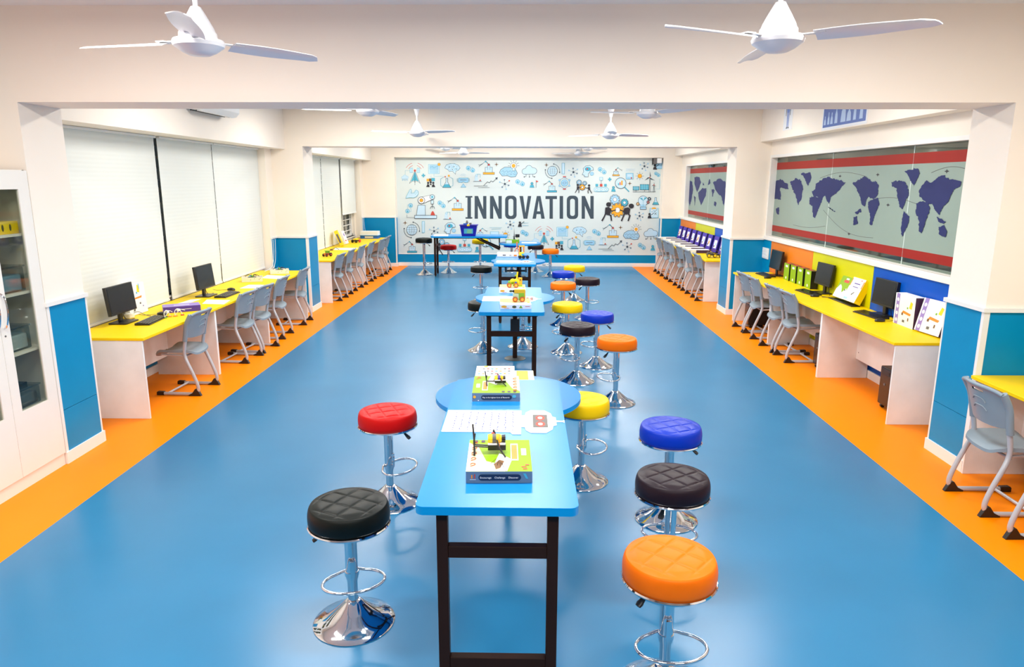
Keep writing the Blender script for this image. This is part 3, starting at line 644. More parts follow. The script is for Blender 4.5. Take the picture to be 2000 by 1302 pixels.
I.L([(1277, 411), (1279, 413), (1283, 409)], .9); I.L([(1278, 415), (1282, 419)], .9); I.L([(1282, 415), (1278, 419)], .9); teacher(1268.5, 421, 1, False)
# bulb with plant
I.C(1256, 392, 9.6, M_PALE, M_INK, .9); I.P([(1250, 399), (1262, 399), (1260.5, 404), (1251.5, 404)], M_SKYC); I.R(1250, 404, 1262, 408.5, M_SKYC, M_INK, .8); I.L([(1256, 403), (1256, 391)], .8, M_TEAL)
I.P([(1256, 392), (1249, 387), (1254, 386)], M_TEAL); I.P([(1256, 392), (1264, 386), (1259, 385)], M_TEAL); gear(1268, 388, 3.2, M_INK, 8); gear(1265.5, 394.5, 2.8, M_RINK, 8); gear(1245.5, 398, 3, M_OINK, 8)
# hand
hp = [(793,386),(797,377),(801,370),(803,369),(804,373),(803,377),(808,377),(812,371),(814,371),(817,374),(817,379),(813,384),(808,386),(801,385.5),(793,387)]
I.P(hp, M_PALE); I.L(hp, .8, M_TEAL, True); I.L([(809, 378), (813, 373)], .6, M_TEAL); I.L([(811, 380), (815, 375)], .6, M_TEAL)
# big robot arm
I.P([(816.5,400.5),(830.5,400.5),(831,420),(813.5,420)], M_PALE); I.L([(816.5,400.5),(830.5,400.5),(831,420),(813.5,420)], .9, M_INK, True)
I.R(810, 420.3, 853, 426.3, M_PALE, M_INK, 1.1); I.P([(824, 384.8), (844, 380.3), (846, 388.8), (826, 397)], M_PAPER); I.L([(823, 384.6), (844, 380.2)], .7); I.L([(827, 397), (846, 388.6)], .7)
I.C(823.2, 391, 6.6, M_PAPER, M_INK, 1.2); I.C(823.2, 391, 3.4, M_OINK, M_INK, .6); I.C(844.3, 384.5, 4.6, M_PALE, M_INK, 1.0); I.C(844.3, 384.5, 2, M_TEAL)
I.R(842, 391, 847, 398, M_PALE, M_INK, .9); I.L([(844.8, 398), (844.8, 406)], 1); I.L([(840.5, 407), (842, 403.5), (844.8, 402), (847.6, 403.5), (849, 407)], 1.0)
I.P([(841, 420), (843, 414), (845.3, 411.5), (847.5, 414), (850, 420)], M_RINK); I.L([(795, 419), (795, 424.5), (809, 424.5)], .6)
# gears with two pushers
gear(1200.8, 389.5, 10, M_SKYC, 10); gear(1219.5, 395.5, 7.6, M_TEAL, 10, .2); gear(1206, 410, 13.6, M_OINK, 10, .1)
I.C(1188.6, 399, 5, M_BLKI, ry=4.4); I.P([(1182,405),(1189,404),(1194,408),(1192,417),(1188,420),(1181,418)], M_BLKI); I.L([(1188,407),(1195,412),(1202,410)], 2.6, M_BLKI); I.L([(1183,416),(1180,423),(1176,430)], 3.4, M_BLKI); I.L([(1187,417),(1193,421),(1194,429.5)], 3.4, M_BLKI)
I.C(1232.8, 402, 5.2, M_BLKI, ry=4.6); I.P([(1219,406),(1227,404.5),(1231,408),(1229,417),(1222,419),(1217,414)], M_BLKI); I.L([(1224,407),(1217,412),(1211,410)], 2.6, M_BLKI); I.L([(1220,416),(1217,423),(1214,430)], 3.4, M_BLKI); I.L([(1226,416),(1230,421),(1227,430)], 3.4, M_BLKI)
I.L([(842, 343), (842, 349)], .4, M_TEAL)
mural = MB().box((-3.19, YM - 0.0015, 0.312), (3.345, YM + 0.003, 2.663), M_MURAL).build('wall_mural', smooth=0)
tag(mural, 'pale wall mural with blue technology icons and large dark lettering on the end wall', 'mural')
I.mb.build('icons', mural, smooth=-1)
# lettering
I = Ink(); T0, T1 = 382.6, 427.0; w = 6.4
M_LET = mat('dark_slate_lettering', (58, 74, 86), 0.6, var=0.02)
def lp(p): I.P(p, M_LET)
lp([(913, T0), (919.8, T0), (919.8, T1), (913, T1)]); lp([(909.2, T0), (922.6, T0), (922.6, T0 + 3), (909.2, T0 + 3)]); lp([(909.2, T1 - 3), (922.6, T1 - 3), (922.6, T1), (909.2, T1)])
def N(x0, x1): lp([(x0, T0), (x0 + 6.6, T0), (x1 - w, T0 + 26), (x1 - w, T0), (x1, T0), (x1, T1), (x1 - 6.2, T1), (x0 + w, T0 + 19), (x0 + w, T1), (x0, T1)])
def O(x0, x1):
    def ring(a, b, c, d, r):
        out = []
        for cx, cy, s0 in ((b - r, c + r, -90), (b - r, d - r, 0), (a + r, d - r, 90), (a + r, c + r, 180)):
            for i in range(6): t = radians(s0 + 18 * i); out.append((cx + r * cos(t), cy + r * sin(t)))
        return out
    A_ = ring(x0, x1, T0 - .6, T1 + .6, 8); B_ = ring(x0 + w, x1 - w, T0 + 5.5, T1 - 5.5, 4.2)
    n = len(A_)
    for i in range(n): j = (i + 1) % n; lp([A_[i], A_[j], B_[j], B_[i]])
N(927, 950); N(957, 980); O(986.6, 1009)
lp([(1014.6, T0), (1021.6, T0), (1026.3, T0 + 33), (1031, T0), (1037.6, T0), (1030, T1), (1022.4, T1)])
lp([(1048.4, T0), (1055.8, T0), (1064, T1), (1057.2, T1), (1055.6, T1 - 9), (1048.4, T1 - 9), (1046.8, T1), (1040, T1)]) if False else None
lp([(1048.4, T0), (1052.1, T0), (1052.1, T0 + 9), (1046.8, T1), (1040, T1)]); lp([(1052.1, T0), (1055.8, T0), (1064, T1), (1057.2, T1), (1052.1, T0 + 9)]); lp([(1047.5, T1 - 14.5), (1056.5, T1 - 14.5), (1057.3, T1 - 9), (1046.7, T1 - 9)])
lp([(1065.4, T0), (1087.8, T0), (1087.8, T0 + 6), (1079.8, T0 + 6), (1079.8, T1), (1073.3, T1), (1073.3, T0 + 6), (1065.4, T0 + 6)])
lp([(1093, T0), (1099.8, T0), (1099.8, T1), (1093, T1)]); O(1107, 1129.2); N(1136, 1159.5)
I.mb.build('lettering', mural, smooth=-1)
# little wall speaker/bracket at the top right of the mural
p = aty(1286, 314, YM - 0.15)
t = thing('wall_unit', 'small grey and white unit under the beam at the top right of the mural', 'speaker', (p.x, YM - 0.02, 2.66))
MB().box((-0.11, -0.10, -0.14), (-0.02, 0.01, -0.0), M_GREY).build('bracket', t, bevel=0.004); MB().box((-0.03, -0.16, -0.12), (0.08, 0.0, -0.005), M_WHITE).build('housing', t, bevel=0.006)
MB().box((-0.13, -0.02, -0.16), (-0.115, 0.0, 0.0), M_BLK).build('side_rod', t)


# ================================================================== STOOLS
_mc = {}
def cached(key, fn):
    if key not in _mc: _mc[key] = fn()
    return _mc[key]
def cushion_mesh(colour):
    m = MB(); R_, seg, rings = 0.186, 150, 64
    vs = []; fs = []
    def top(x, y):
        r = sqrt(x * x + y * y) / R_
        u = (x + y) / 1.414 / 0.092; v = (x - y) / 1.414 / 0.092
        q = sqrt(abs(sin(pi * (u + .5))) * abs(sin(pi * (v + .5))))
        g = min(abs(sin(pi * (u + .5))), abs(sin(pi * (v + .5))))
        k = 1.0 if r < .72 else max(0.0, 1 - (r - .72) / .24)
        k = k * k * (3 - 2 * k)
        return 0.103 - 0.004 * r * r - 0.009 * r ** 8 + (0.0045 * q - 0.0035 * math.exp(-(g / .16) ** 2)) * k
    vs.append((0, 0, top(0, 0)))
    for j in range(1, rings + 1):
        r = R_ * 0.965 * j / rings
        for i in range(seg): a = 2 * pi * i / seg; x, y = r * cos(a), r * sin(a); vs.append((x, y, top(x, y)))
    ztop = 0.094
    prof = [(0.99, ztop - .0095), (1.008, ztop - .019), (1.022, ztop - .032), (1.03, ztop - .046), (1.03, 0.03), (1.025, 0.015), (1.0, 0.003), (0.9, 0.0)]
    for rr, z in prof:
        for i in range(seg): a = 2 * pi * i / seg; vs.append((R_ * rr * cos(a), R_ * rr * sin(a), z))
    for i in range(seg): fs.append((0, 1 + i, 1 + (i + 1) % seg))
    n = rings + len(prof)
    for j in range(n - 1):
        for i in range(seg): a = 1 + j * seg + i; b = 1 + j * seg + (i + 1) % seg; fs.append((a, a + seg, b + seg, b))
    fs.append([1 + (n - 1) * seg + i for i in range(seg)][::-1])
    m.add(vs, fs, M_SEATS[colour]); return m.mesh('cushion_' + colour, 75)
def stool(x, y, colour, label, rz=0.0, zs=0.527, lever=0.0):
    t = thing('bar_stool', label, 'stool', (x, y, 0), rz)
    def base():
        return MB().lathe([(0, 0.004), (0.196, 0.0), (0.198, 0.004), (0.192, 0.010), (0.165, 0.020), (0.125, 0.042), (0.088, 0.072), (0.058, 0.098), (0.040, 0.114), (0.031, 0.120), (0, 0.120)], (0, 0, 0), M_CHROME, 56).mesh('base', 45)
    link('base', cached('base', base), t)
    def col(): return MB().lathe([(0.024, 0.118), (0.024, 0.27)], (0, 0, 0), M_CHROME, 28).mesh('lower_column', 40)
    link('lower_column', cached('col', col), t)
    def sleeve(): return MB().lathe([(0.024, 0.232), (0.0295, 0.236), (0.0295, zs - 0.03), (0.045, zs - 0.022), (0.075, zs - 0.012)], (0, 0, 0), M_CHROME, 28).mesh('sleeve', 40)
    link('sleeve', cached(('sleeve', zs), sleeve), t)
    fz = 0.262
    def rest():
        m = MB(); pts = []
        for a in range(-150, 151, 12):
            pts.append((0.145 * sin(radians(a)), -0.080 - 0.100 * cos(radians(a)), fz))
        pts = [(0.0, 0.030, fz)] + [(-0.035, 0.026, fz)] + pts + [(0.035, 0.026, fz)]
        m.tube(smoothpts(pts, 3, True), 0.0075, M_CHROME, 10, closed=True)
        m.box((-0.010, -0.036, fz - 0.01), (0.010, -0.027, fz + 0.085), M_CHROME)
        m.lathe([(0.031, fz - .012), (0.0335, fz - .01), (0.0335, fz + .01), (0.031, fz + .012)], (0, 0, 0), M_CHROME, 24)
        return m.mesh('footrest', 40)
    link('footrest', cached('rest', rest), t)
    def rim(): return MB().lathe([(0.0, -0.012), (0.175, -0.010), (0.192, -0.007), (0.1955, 0.0), (0.192, 0.006), (0.17, 0.006)], (0, 0, 0), M_CHROME, 64).mesh('seat_rim', 45)
    o = link('seat_rim', cached('rim', rim), t); o.location = (0, 0, zs)
    o = link('cushion', cached(('cush', colour), lambda: cushion_mesh(colour)), t); o.location = (0, 0, zs + 0.004)
    o = link('lever', cached('lever', lambda: MB().tube([(0.02, 0, -0.018), (0.09, 0, -0.022), (0.128, 0, -0.034)], 0.004, M_CHROME, 8).mesh('lever')), t)
    o.location = (0, 0, zs); o.rotation_euler = (0, 0, lever)
    def grip():
        m = MB(); m.x = Matrix.Translation((0.125, 0, -0.033)) @ Matrix.Rotation(radians(38), 4, 'Y')
        m.lathe([(0.0, 0.0), (0.008, 0.002), (0.011, 0.02), (0.016, 0.045), (0.013, 0.058), (0, 0.06)], (0, 0, 0), M_BLK, 14, axis='X', sy=0.6); return m.mesh('grip')
    g = link('grip', cached('grip', grip), o)
    return t
D = radians
STOOLS = [
 (-0.825, 3.068, 'black', 'dark green-black quilted stool nearest the camera on the left of the first table', 20, .527, 200),
 (-0.893, 4.385, 'red', 'bright red quilted stool behind the black one, left of the first table', 70, .545, -25),
 (0.415, 4.761, 'yellow', 'yellow stool tucked against the right side of the first table', 80, .52, 200),
 (0.917, 4.176, 'blue', 'blue quilted stool on the right of the first table, behind the plum one', 160, .535, -20),
 (0.775, 3.42, 'purple', 'dark plum quilted stool between the blue and the nearest orange stool', 170, .527, 240),
 (0.60, 2.62, 'orange', 'orange quilted stool nearest the camera in the bottom right', 5, .527, 215),
 (0.892, 6.599, 'orange', 'orange stool standing alone right of the plum stool in the middle row', -75, .55, 220),
 (0.567, 7.342, 'purple', 'dark plum stool in the middle row, in front of the blue stool', -80, .527, 215),
 (0.842, 7.985, 'blue', 'blue stool in the middle row, between the plum and yellow stools', -85, .532, -30),
 (0.536, 8.651, 'yellow', 'yellow stool right of the second table, behind the middle plum stool', -70, .527, 215),
 (0.577, 10.395, 'orange', 'orange stool between the second and third tables, behind the yellow one', -80, .54, -50),
 (0.985, 10.914, 'purple', 'dark plum stool farthest to the right, beside the far yellow stool', 100, .535, 215),
 (0.899, 12.66, 'yellow', 'yellow stool at the back of the right row beside the third table', 20, .52, -40),
 (0.653, 11.833, 'blue', 'blue stool in the right row just behind the far orange stool', -90, .52, 200),
 (-0.768, 12.445, 'black', 'black stool left of the third table', 0, .527, 205),
 (-0.52, 8.727, 'black', 'black stool half hidden behind the left side of the second table', -90, .527, 215),
 (-0.016, 8.959, 'black', 'stool pushed under the second table, only its column and chrome base showing', 0, .50, 215),
 (-2.30, 16.10, 'black', 'tall black stool at the far left by the mural, left of the folding table', 100, .73, -30),
 (-1.78, 16.481, 'red', 'small red stool under the far folding table in front of the mural', 0, .54, -30),
 (-1.042, 16.55, 'yellow', 'tall yellow stool behind the diagonal leg of the far folding table', 0, .675, 0),
 (0.262, 16.743, 'purple', 'dark plum stool at the far round table near the mural', 0, .53, 215),
 (0.58, 15.855, 'orange', 'orange stool at the far end, right of the far plum stool', -80, .515, -20),
 (-0.306, 16.722, 'blue', 'deep blue stool partly under the farthest round table', 0, .585, 0)]
for x, y, c, lab, rz, zs, lv in STOOLS: stool(x, y, c, lab, D(rz), zs, D(lv - rz))

# ================================================================== SCHOOL CHAIRS
def chair_meshes():
    out = {}
    # side tube: front foot, runner, rear bend, leg, bend under the seat, back upright
    for s_, nm in ((-1, 'l'), (1, 'r')):
        x = 0.195 * s_; xi = 0.185 * s_
        pts = [(x, 0.17, 0.017), (x, 0.05, 0.017), (x, -0.12, 0.017), (x, -0.185, 0.021), (x, -0.221, 0.052), (x, -0.223, 0.105), (x, -0.19, 0.21), (x, -0.14, 0.335), (xi, -0.114, 0.405), (xi, -0.114, 0.47), (xi, -0.135, 0.58), (xi, -0.15, 0.66)]
        out['t' + nm] = MB().tube(smoothpts(pts, 4), 0.0165, M_TUBE, 12).mesh('side_frame')
    m = MB().tube([(-0.195, 0.09, 0.022), (0.195, 0.09, 0.022)], 0.011, M_TUBE, 10); out['cross'] = m.mesh('crossbar'); m = MB(); m.tube([(-0.19, -0.105, 0.395), (0.19, -0.105, 0.395)], 0.011, M_TUBE, 8)
    m.tube([(-0.165, -0.105, 0.40), (-0.165, 0.14, 0.415)], 0.010, M_TUBE, 8); m.tube([(0.165, -0.105, 0.40), (0.165, 0.14, 0.415)], 0.010, M_TUBE, 8)
    out['rail'] = m.mesh('seat_rail')
    # seat shell
    vs = []; nx, ny = 16, 18
    def sz(u, v):   # u across -1..1, v 0 rear..1 front
        z = 0.448 + 0.018 * abs(u) ** 3 - 0.006 * (1 - u * u)
        if v > .8: z -= 0.05 * ((v - .8) / .2) ** 2
        if v < .2: z -= 0.028 * ((.2 - v) / .2) ** 2
        return z
    def hw(v): return 0.192 - 0.02 * abs(v - .5) ** 2 * 4 - (0.03 * ((.15 - v) / .15) ** 2 if v < .15 else 0) - (0.02 * ((v - .88) / .12) ** 2 if v > .88 else 0)
    m = MB()
    for j in range(ny + 1):
        v = j / ny
        for i in range(nx + 1): u = -1 + 2 * i / nx; vs.append((u * hw(v), -0.19 + 0.395 * v, sz(u, v)))
    n = len(vs); vs += [(a, b, c - 0.021 - 0.006 * (abs(a) > .17)) for a, b, c in vs]
    fs = []
    for j in range(ny):
        for i in range(nx):
            a = j * (nx + 1) + i; q = (a, a + 1, a + nx + 2, a + nx + 1); fs.append(q); fs.append(tuple(n + k for k in q[::-1]))
    ring = [i for i in range(nx + 1)] + [j * (nx + 1) + nx for j in range(1, ny + 1)] + [ny * (nx + 1) + i for i in range(nx - 1, -1, -1)] + [j * (nx + 1) for j in range(ny - 1, 0, -1)]
    for k in range(len(ring)): a, b = ring[k], ring[(k + 1) % len(ring)]; fs.append((a, n + a, n + b, b))
    m.add(vs, fs, M_CHAIR); out['seat'] = m.mesh('seat', 50)
    # backrest: curved panel with a grip slot, arc ribs, side sleeves
    m = MB(); nx, nz = 28, 16; vs = []; fs = []
    def bp(u, w):   # u -1..1, w 0 bottom .. 1 top
        topz = 0.815 + 0.024 * (1 - u ** 4); botz = 0.600 - 0.022 * (1 - u ** 4)
        z = botz + (topz - botz) * w
        y = -0.125 - 0.075 * w - 0.055 * (1 - u * u) + (-0.022 * ((w - .82) / .18) ** 2 if w > .82 else 0)
        return (u * 0.198, y, z)
    for j in range(nz + 1):
        for i in range(nx + 1): vs.append(bp(-1 + 2 * i / nx, j / nz))
    n = len(vs); vs += [(a, b - 0.011, c) for a, b, c in vs]
    hole = set()
    for i in range(10, 18): hole.add((13, i))
    for j in range(nz):
        for i in range(nx):
            if (j, i) in hole: continue
            a = j * (nx + 1) + i; q = (a, a + 1, a + nx + 2, a + nx + 1); fs.append(q); fs.append(tuple(n + k for k in q[::-1]))
    ring = [i for i in range(nx + 1)] + [j * (nx + 1) + nx for j in range(1, nz + 1)] + [nz * (nx + 1) + i for i in range(nx - 1, -1, -1)] + [j * (nx + 1) for j in range(nz - 1, 0, -1)]
    for k in range(len(ring)): a, b = ring[k], ring[(k + 1) % len(ring)]; fs.append((a, n + a, n + b, b))
    m.add(vs, fs, M_CHAIR)
    m.tube([bp(-1 + 2 * i / 20, 1.0) for i in range(21)] , 0.013, M_CHAIR, 8)
    for w0 in (0.45, 0.66):
        pts = []
        for i in range(15): u = -.32 + .64 * i / 14; p = bp(u, w0 - .10 * (abs(u) / .32) ** 4); pts.append((p[0], p[1] - 0.013, p[2]))
        m.tube(pts, 0.0045, M_CHAIR, 6)
    for s_ in (-1, 1): m.tube(smoothpts([(0.187 * s_, -0.128, 0.555), (0.188 * s_, -0.142, 0.63), (0.193 * s_, -0.165, 0.73), (0.193 * s_, -0.214, 0.822)], 3), 0.0225, M_CHAIR, 12)
    out['back'] = m.mesh('backrest', 50)
    for s_, nm in ((-1, 'l'), (1, 'r')):
        x = 0.195 * s_
        m = MB(); q = [(-0.255, 0), (-0.125, 0), (-0.125, 0.012), (-0.165, 0.030), (-0.195, 0.072), (-0.215, 0.075), (-0.23, 0.05)]
        m.extr([(x - 0.017, a, b) for a, b in q], (0.034, 0, 0), M_BLK); out['rf' + nm] = m.mesh('foot_cap', 30)
        m = MB(); q = [(0.13, 0), (0.205, 0), (0.205, 0.03), (0.195, 0.04), (0.13, 0.038)]; m.extr([(x - 0.017, a, b) for a, b in q], (0.034, 0, 0), M_BLK); out['ff' + nm] = m.mesh('foot_cap', 30)
    return out
CH = chair_meshes()
def chair(x, y, rz, label, group):
    t = thing('school_chair', label, 'chair', (x, y, 0), rz, group)
    link('seat', CH['seat'], t); link('backrest', CH['back'], t); link('side_frame', CH['tl'], t); link('side_frame', CH['tr'], t); link('crossbar', CH['cross'], t); link('seat_rail', CH['rail'], t)
    for k in ('rfl', 'rfr', 'ffl', 'ffr'): link('foot_cap', CH[k], t, 0.003)
    return t
GL = 'grey school chairs along the left desks'; GR = 'grey school chairs along the right desks'
for x, y, a, lab in ((-3.472, 6.92, 87, 'grey school chair nearest the camera on the left, pulled out by the purple box'),
                     (-3.475, 8.20, 86, 'second grey chair on the left, facing the second computer'),
                     (-3.455, 8.71, 84, 'third grey chair on the left, half behind the one facing the second computer'),
                     (-3.50, 9.48, 92, 'fourth grey chair on the left, by the first white tray'),
                     (-3.503, 10.43, 93, 'fifth grey chair on the left, the last before the blue pillar')): chair(x, y, D(a), lab, GL)
for i, (x, y) in enumerate(((-3.50, 12.61), (-3.50, 13.38), (-3.49, 14.24), (-3.48, 15.11), (-3.40, 15.92), (-3.44, 16.68))):
    chair(x, y, D(90 + (-2, 1, 0, 2, -3, 1)[i]), 'grey chair past the left blue pillar, ' + ('first, at the toy tractor', 'second, behind the toy tractor', 'third, at the leaning yellow book', 'fourth, just beyond the yellow book', 'fifth, by the toy car', 'last one, by the blue tray in the corner')[i], GL)
for x, y, a, lab in ((3.352, 10.14, -88, 'grey chair at the far end of the right desk, beside the blue pillar'),
                     (3.352, 9.67, -92, 'second grey chair from the right blue pillar, facing the green boxes'),
                     (3.345, 8.90, -88, 'third grey chair at the right desk, facing the middle computer'),
                     (3.352, 8.39, -90, 'fourth grey chair at the right desk, nearest to the empty knee space')): chair(x, y, D(a), lab, GR)
for i, y in enumerate((16.62, 15.80, 15.25, 14.36, 13.64, 12.81)):
    chair(3.328, y, D(-90 + (0, 2, -1, 1, 0, -2)[i]), 'grey chair at the far right desk, ' + ('against the mural wall', 'next to the one by the mural wall', 'third from the mural wall', 'fourth from the mural wall', 'fifth from the mural wall', 'nearest the blue pillar and the toy robot')[i], GR)
chair(3.20, 4.45, D(-90), 'large grey chair at the right edge in front of the blue pillar', GR)
chair(3.18, 3.78, D(-88), 'grey chair mostly outside the right edge of the view', GR)

# ================================================================== DESK ROWS
def desk(name, label, xf, xb, y0, y1, panels, sgn, ends=(True, True)):
    # xf: front edge X (aisle side), xb: wall side; sgn +1 when the wall is at +X
    t = thing(name, label, 'desk', ((xf + xb) / 2, (y0 + y1) / 2, 0)); cx, cy = (xf + xb) / 2, (y0 + y1) / 2
    def L(m, *a): pass
    m = MB().box((xf - cx, y0 - cy, 0.725), (xb - cx, y1 - cy, 0.75), M_YEL); m.build('worktop', t, bevel=0.003)
    for p in panels:
        m = MB().box((xf - cx + 0.02 * sgn, p - 0.009 - cy, 0.0), (xb - cx - 0.02 * sgn, p + 0.009 - cy, 0.725), M_CARC); m.build('side_panel', t, bevel=0.002)
    ps = sorted(panels); k = 0
    for a, b in zip(ps[:-1], ps[1:]):
        if b - a > 0.1:
            MB().box((xb - cx - 0.14 * sgn, a + 0.009 - cy, 0.22), (xb - cx - 0.158 * sgn, b - 0.009 - cy, 0.725), M_CARC).build('back_panel', t, bevel=0.002)
            m = MB().lathe([(0, 0), (0.006, 0.001), (0.006, 0.003), (0, 0.004)], (xb - cx - 0.162 * sgn, b - 0.06 - cy, 0.3), M_GREY, 8, axis='X'); m.build('screw_cap', t)
    return t
desk('computer_desk', 'long yellow desk on white panels under the nearer left window', -3.36, -4.085, 6.00, 10.79, (6.02, 7.50, 7.52, 9.06, 9.08, 10.76), -1)
desk('computer_desk', 'yellow desk beyond the blue pillar under the far left window', -3.358, -4.085, 12.17, 17.31, (12.20, 13.62, 13.64, 14.85, 14.87, 17.28), -1)
desk('computer_desk', 'long yellow desk on white panels below the large world map window', 3.212, 3.795, 6.01, 10.85, (6.03, 7.56, 7.58, 9.17, 9.19, 10.8), 1)
desk('computer_desk', 'yellow desk below the small world map window at the far right', 3.19, 3.795, 12.44, 17.33, (12.56, 14.05, 14.07, 15.53, 15.55, 17.30), 1)
desk('computer_desk', 'yellow desk corner at the right edge in front of the near blue pillar', 3.235, 3.795, 2.1, 4.972, (4.95, 3.4, 2.12), 1)

# ================================================================== BLUE TABLES
RT_Z, TT_Z = 0.757, 0.905
def round_table(cx, cy, label):
    t = thing('round_table', label, 'table', (cx, cy, 0), 0, 'round sky blue tables on black pedestals')
    cp = lambda r: [(r * cos(2 * pi * i / 80), r * sin(2 * pi * i / 80)) for i in range(80)]
    MB().prism(cp(0.47), RT_Z - 0.03, RT_Z - 0.0006, M_TEDGE).prism(cp(0.4692), RT_Z - 0.0005, RT_Z, M_TABLE).build('tabletop', t, smooth=30)
    MB().lathe([(0.028, 0.012), (0.028, RT_Z - 0.03)], (0, 0, 0), M_DBR, 20).build('post', t)
    m = MB().box((-0.055, -0.055, 0.30), (0.055, 0.055, 0.50), M_BLK); m.build('sleeve', t, bevel=0.008)
    MB().lathe([(0, 0), (0.128, 0), (0.130, 0.004), (0.12, 0.011), (0, 0.014)], (0, 0, 0), mat('dull_grey_steel', (80, 84, 82), 0.4, metal=.5), 40).build('base_plate', t)
    m = MB(); m.box((-0.16, -0.02, RT_Z - 0.05), (0.16, 0.02, RT_Z - 0.03), M_BLK); m.box((-0.02, -0.16, RT_Z - 0.05), (0.02, 0.16, RT_Z - 0.03), M_BLK); m.build('top_bracket', t)
    return t
def fold_table(name, label, cx, cy, rz, L, W, zsup):
    # local: near end at y = -L/2 with standing legs; far legs folded under
    t = thing(name, label, 'table', (cx, cy, 0), rz, 'rectangular sky blue folding tables')
    o = rrect(-W / 2, W / 2, -L / 2, L / 2, 0.035)
    MB().prism(o, TT_Z - 0.034, TT_Z - 0.0005, M_TEDGE).prism(rrect(-W / 2 + .001, W / 2 - .001, -L / 2 + .001, L / 2 - .001, 0.034), TT_Z - 0.0005, TT_Z, M_TABLE).build('tabletop', t)
    k = 0.022; yl = -L / 2 + 0.085; lx = W / 2 - 0.095; zt = TT_Z - 0.034
    m = MB(); m.box((-lx - k, yl - k, 0.025), (-lx + k, yl + k, zt - 0.02), M_DBR); m.build('leg', t, bevel=0.002)
    m = MB(); m.box((lx - k, yl - k, 0.025), (lx + k, yl + k, zt - 0.02), M_DBR); m.build('leg', t, bevel=0.002)
    m = MB(); m.box((-lx + k, yl - 0.018, 0.655), (lx - k, yl + 0.018, 0.705), M_DBR); m.build('crossbar', t, bevel=0.002)
    m = MB(); m.box((-lx + k, yl - 0.018, 0.158), (lx - k, yl + 0.018, 0.206), M_DBR); m.build('crossbar', t, bevel=0.002)
    m = MB(); m.box((-lx - 0.03, yl - 0.02, zt - 0.02), (lx + 0.03, yl + 0.02, zt), M_DBR)
    for s_ in (-1, 1): m.box((s_ * lx - 0.015, yl, zt - 0.022), (s_ * lx + 0.015, L / 2 - 0.15, zt), M_DBR)
    m.build('under_frame', t)
    for s_ in (-1, 1):
        MB().lathe([(0.0, 0.0), (0.018, 0.002), (0.018, 0.02), (0.01, 0.03)], (s_ * lx, yl, 0), M_BLK, 16).build('foot', t)
    # folded far leg frame, sloping down towards the far end
    m = MB(); ya, yb = 0.10, L / 2 - 0.16
    for s_ in (-1, 1):
        x = s_ * (lx - 0.05)
        m.extr([(x - .017, ya, zt), (x - .017, ya + .05, zt), (x - .017, yb, zt - 0.235), (x - .017, yb, zt - 0.275), (x - .017, yb - .03, zt - 0.275)], (0.034, 0, 0), M_DBR)
    m.box((-lx + .05, yb - 0.05, zt - 0.262), (lx - .05, yb - 0.025, zt - 0.238), M_DBR)
    m.build('folded_leg', t)
    m = MB()
    for s_ in (-1, 1): m.tube([(s_ * (lx - 0.05), yb - 0.015, zt - 0.245), (s_ * (lx - 0.05), yb - 0.02, zt)], 0.007, M_DBR, 8)
    m.build('brace', t)
    if zsup:   # far end rests on a low black riser standing on the round top
        MB().box((-0.14, zsup[0] - 0.02, RT_Z), (0.14, zsup[0] + 0.02, zt), M_DBR).box((-0.15, zsup[0] - .06, RT_Z), (-0.12, zsup[0] + .06, RT_Z + .012), M_DBR).box((0.12, zsup[0] - .06, RT_Z), (0.15, zsup[0] + .06, RT_Z + .012), M_DBR).build('riser', t)
    return t
for c, lab in (((-0.10, 4.40), 'round blue table nearest the camera, half under the first rectangular table'), ((-0.11, 8.31), 'round blue table in the middle, half under the second rectangular table'),
               ((-0.11, 12.25), 'round blue table under the third rectangular table'), ((-0.10, 15.83), 'farthest round blue table in front of the mural, right of the folding table')): round_table(*c, lab)
fold_table('folding_table', 'nearest rectangular blue table carrying two kit boxes and a robot shaped sign', -0.1, 3.345, 0, 1.76, 0.625, (0.70,))
fold_table('folding_table', 'second rectangular blue table with wooden toy vehicles on white boxes', -0.12, 7.32, 0, 1.60, 0.625, (0.62,))
fold_table('folding_table', 'third rectangular blue table with the yellow toy and open book', -0.145, 11.26, 0, 1.70, 0.63, (0.68,))
fold_table('folding_table', 'sideways rectangular blue table in front of the mural with a blue storage box', -1.245, 16.02, D(-90), 1.70, 0.62, None)

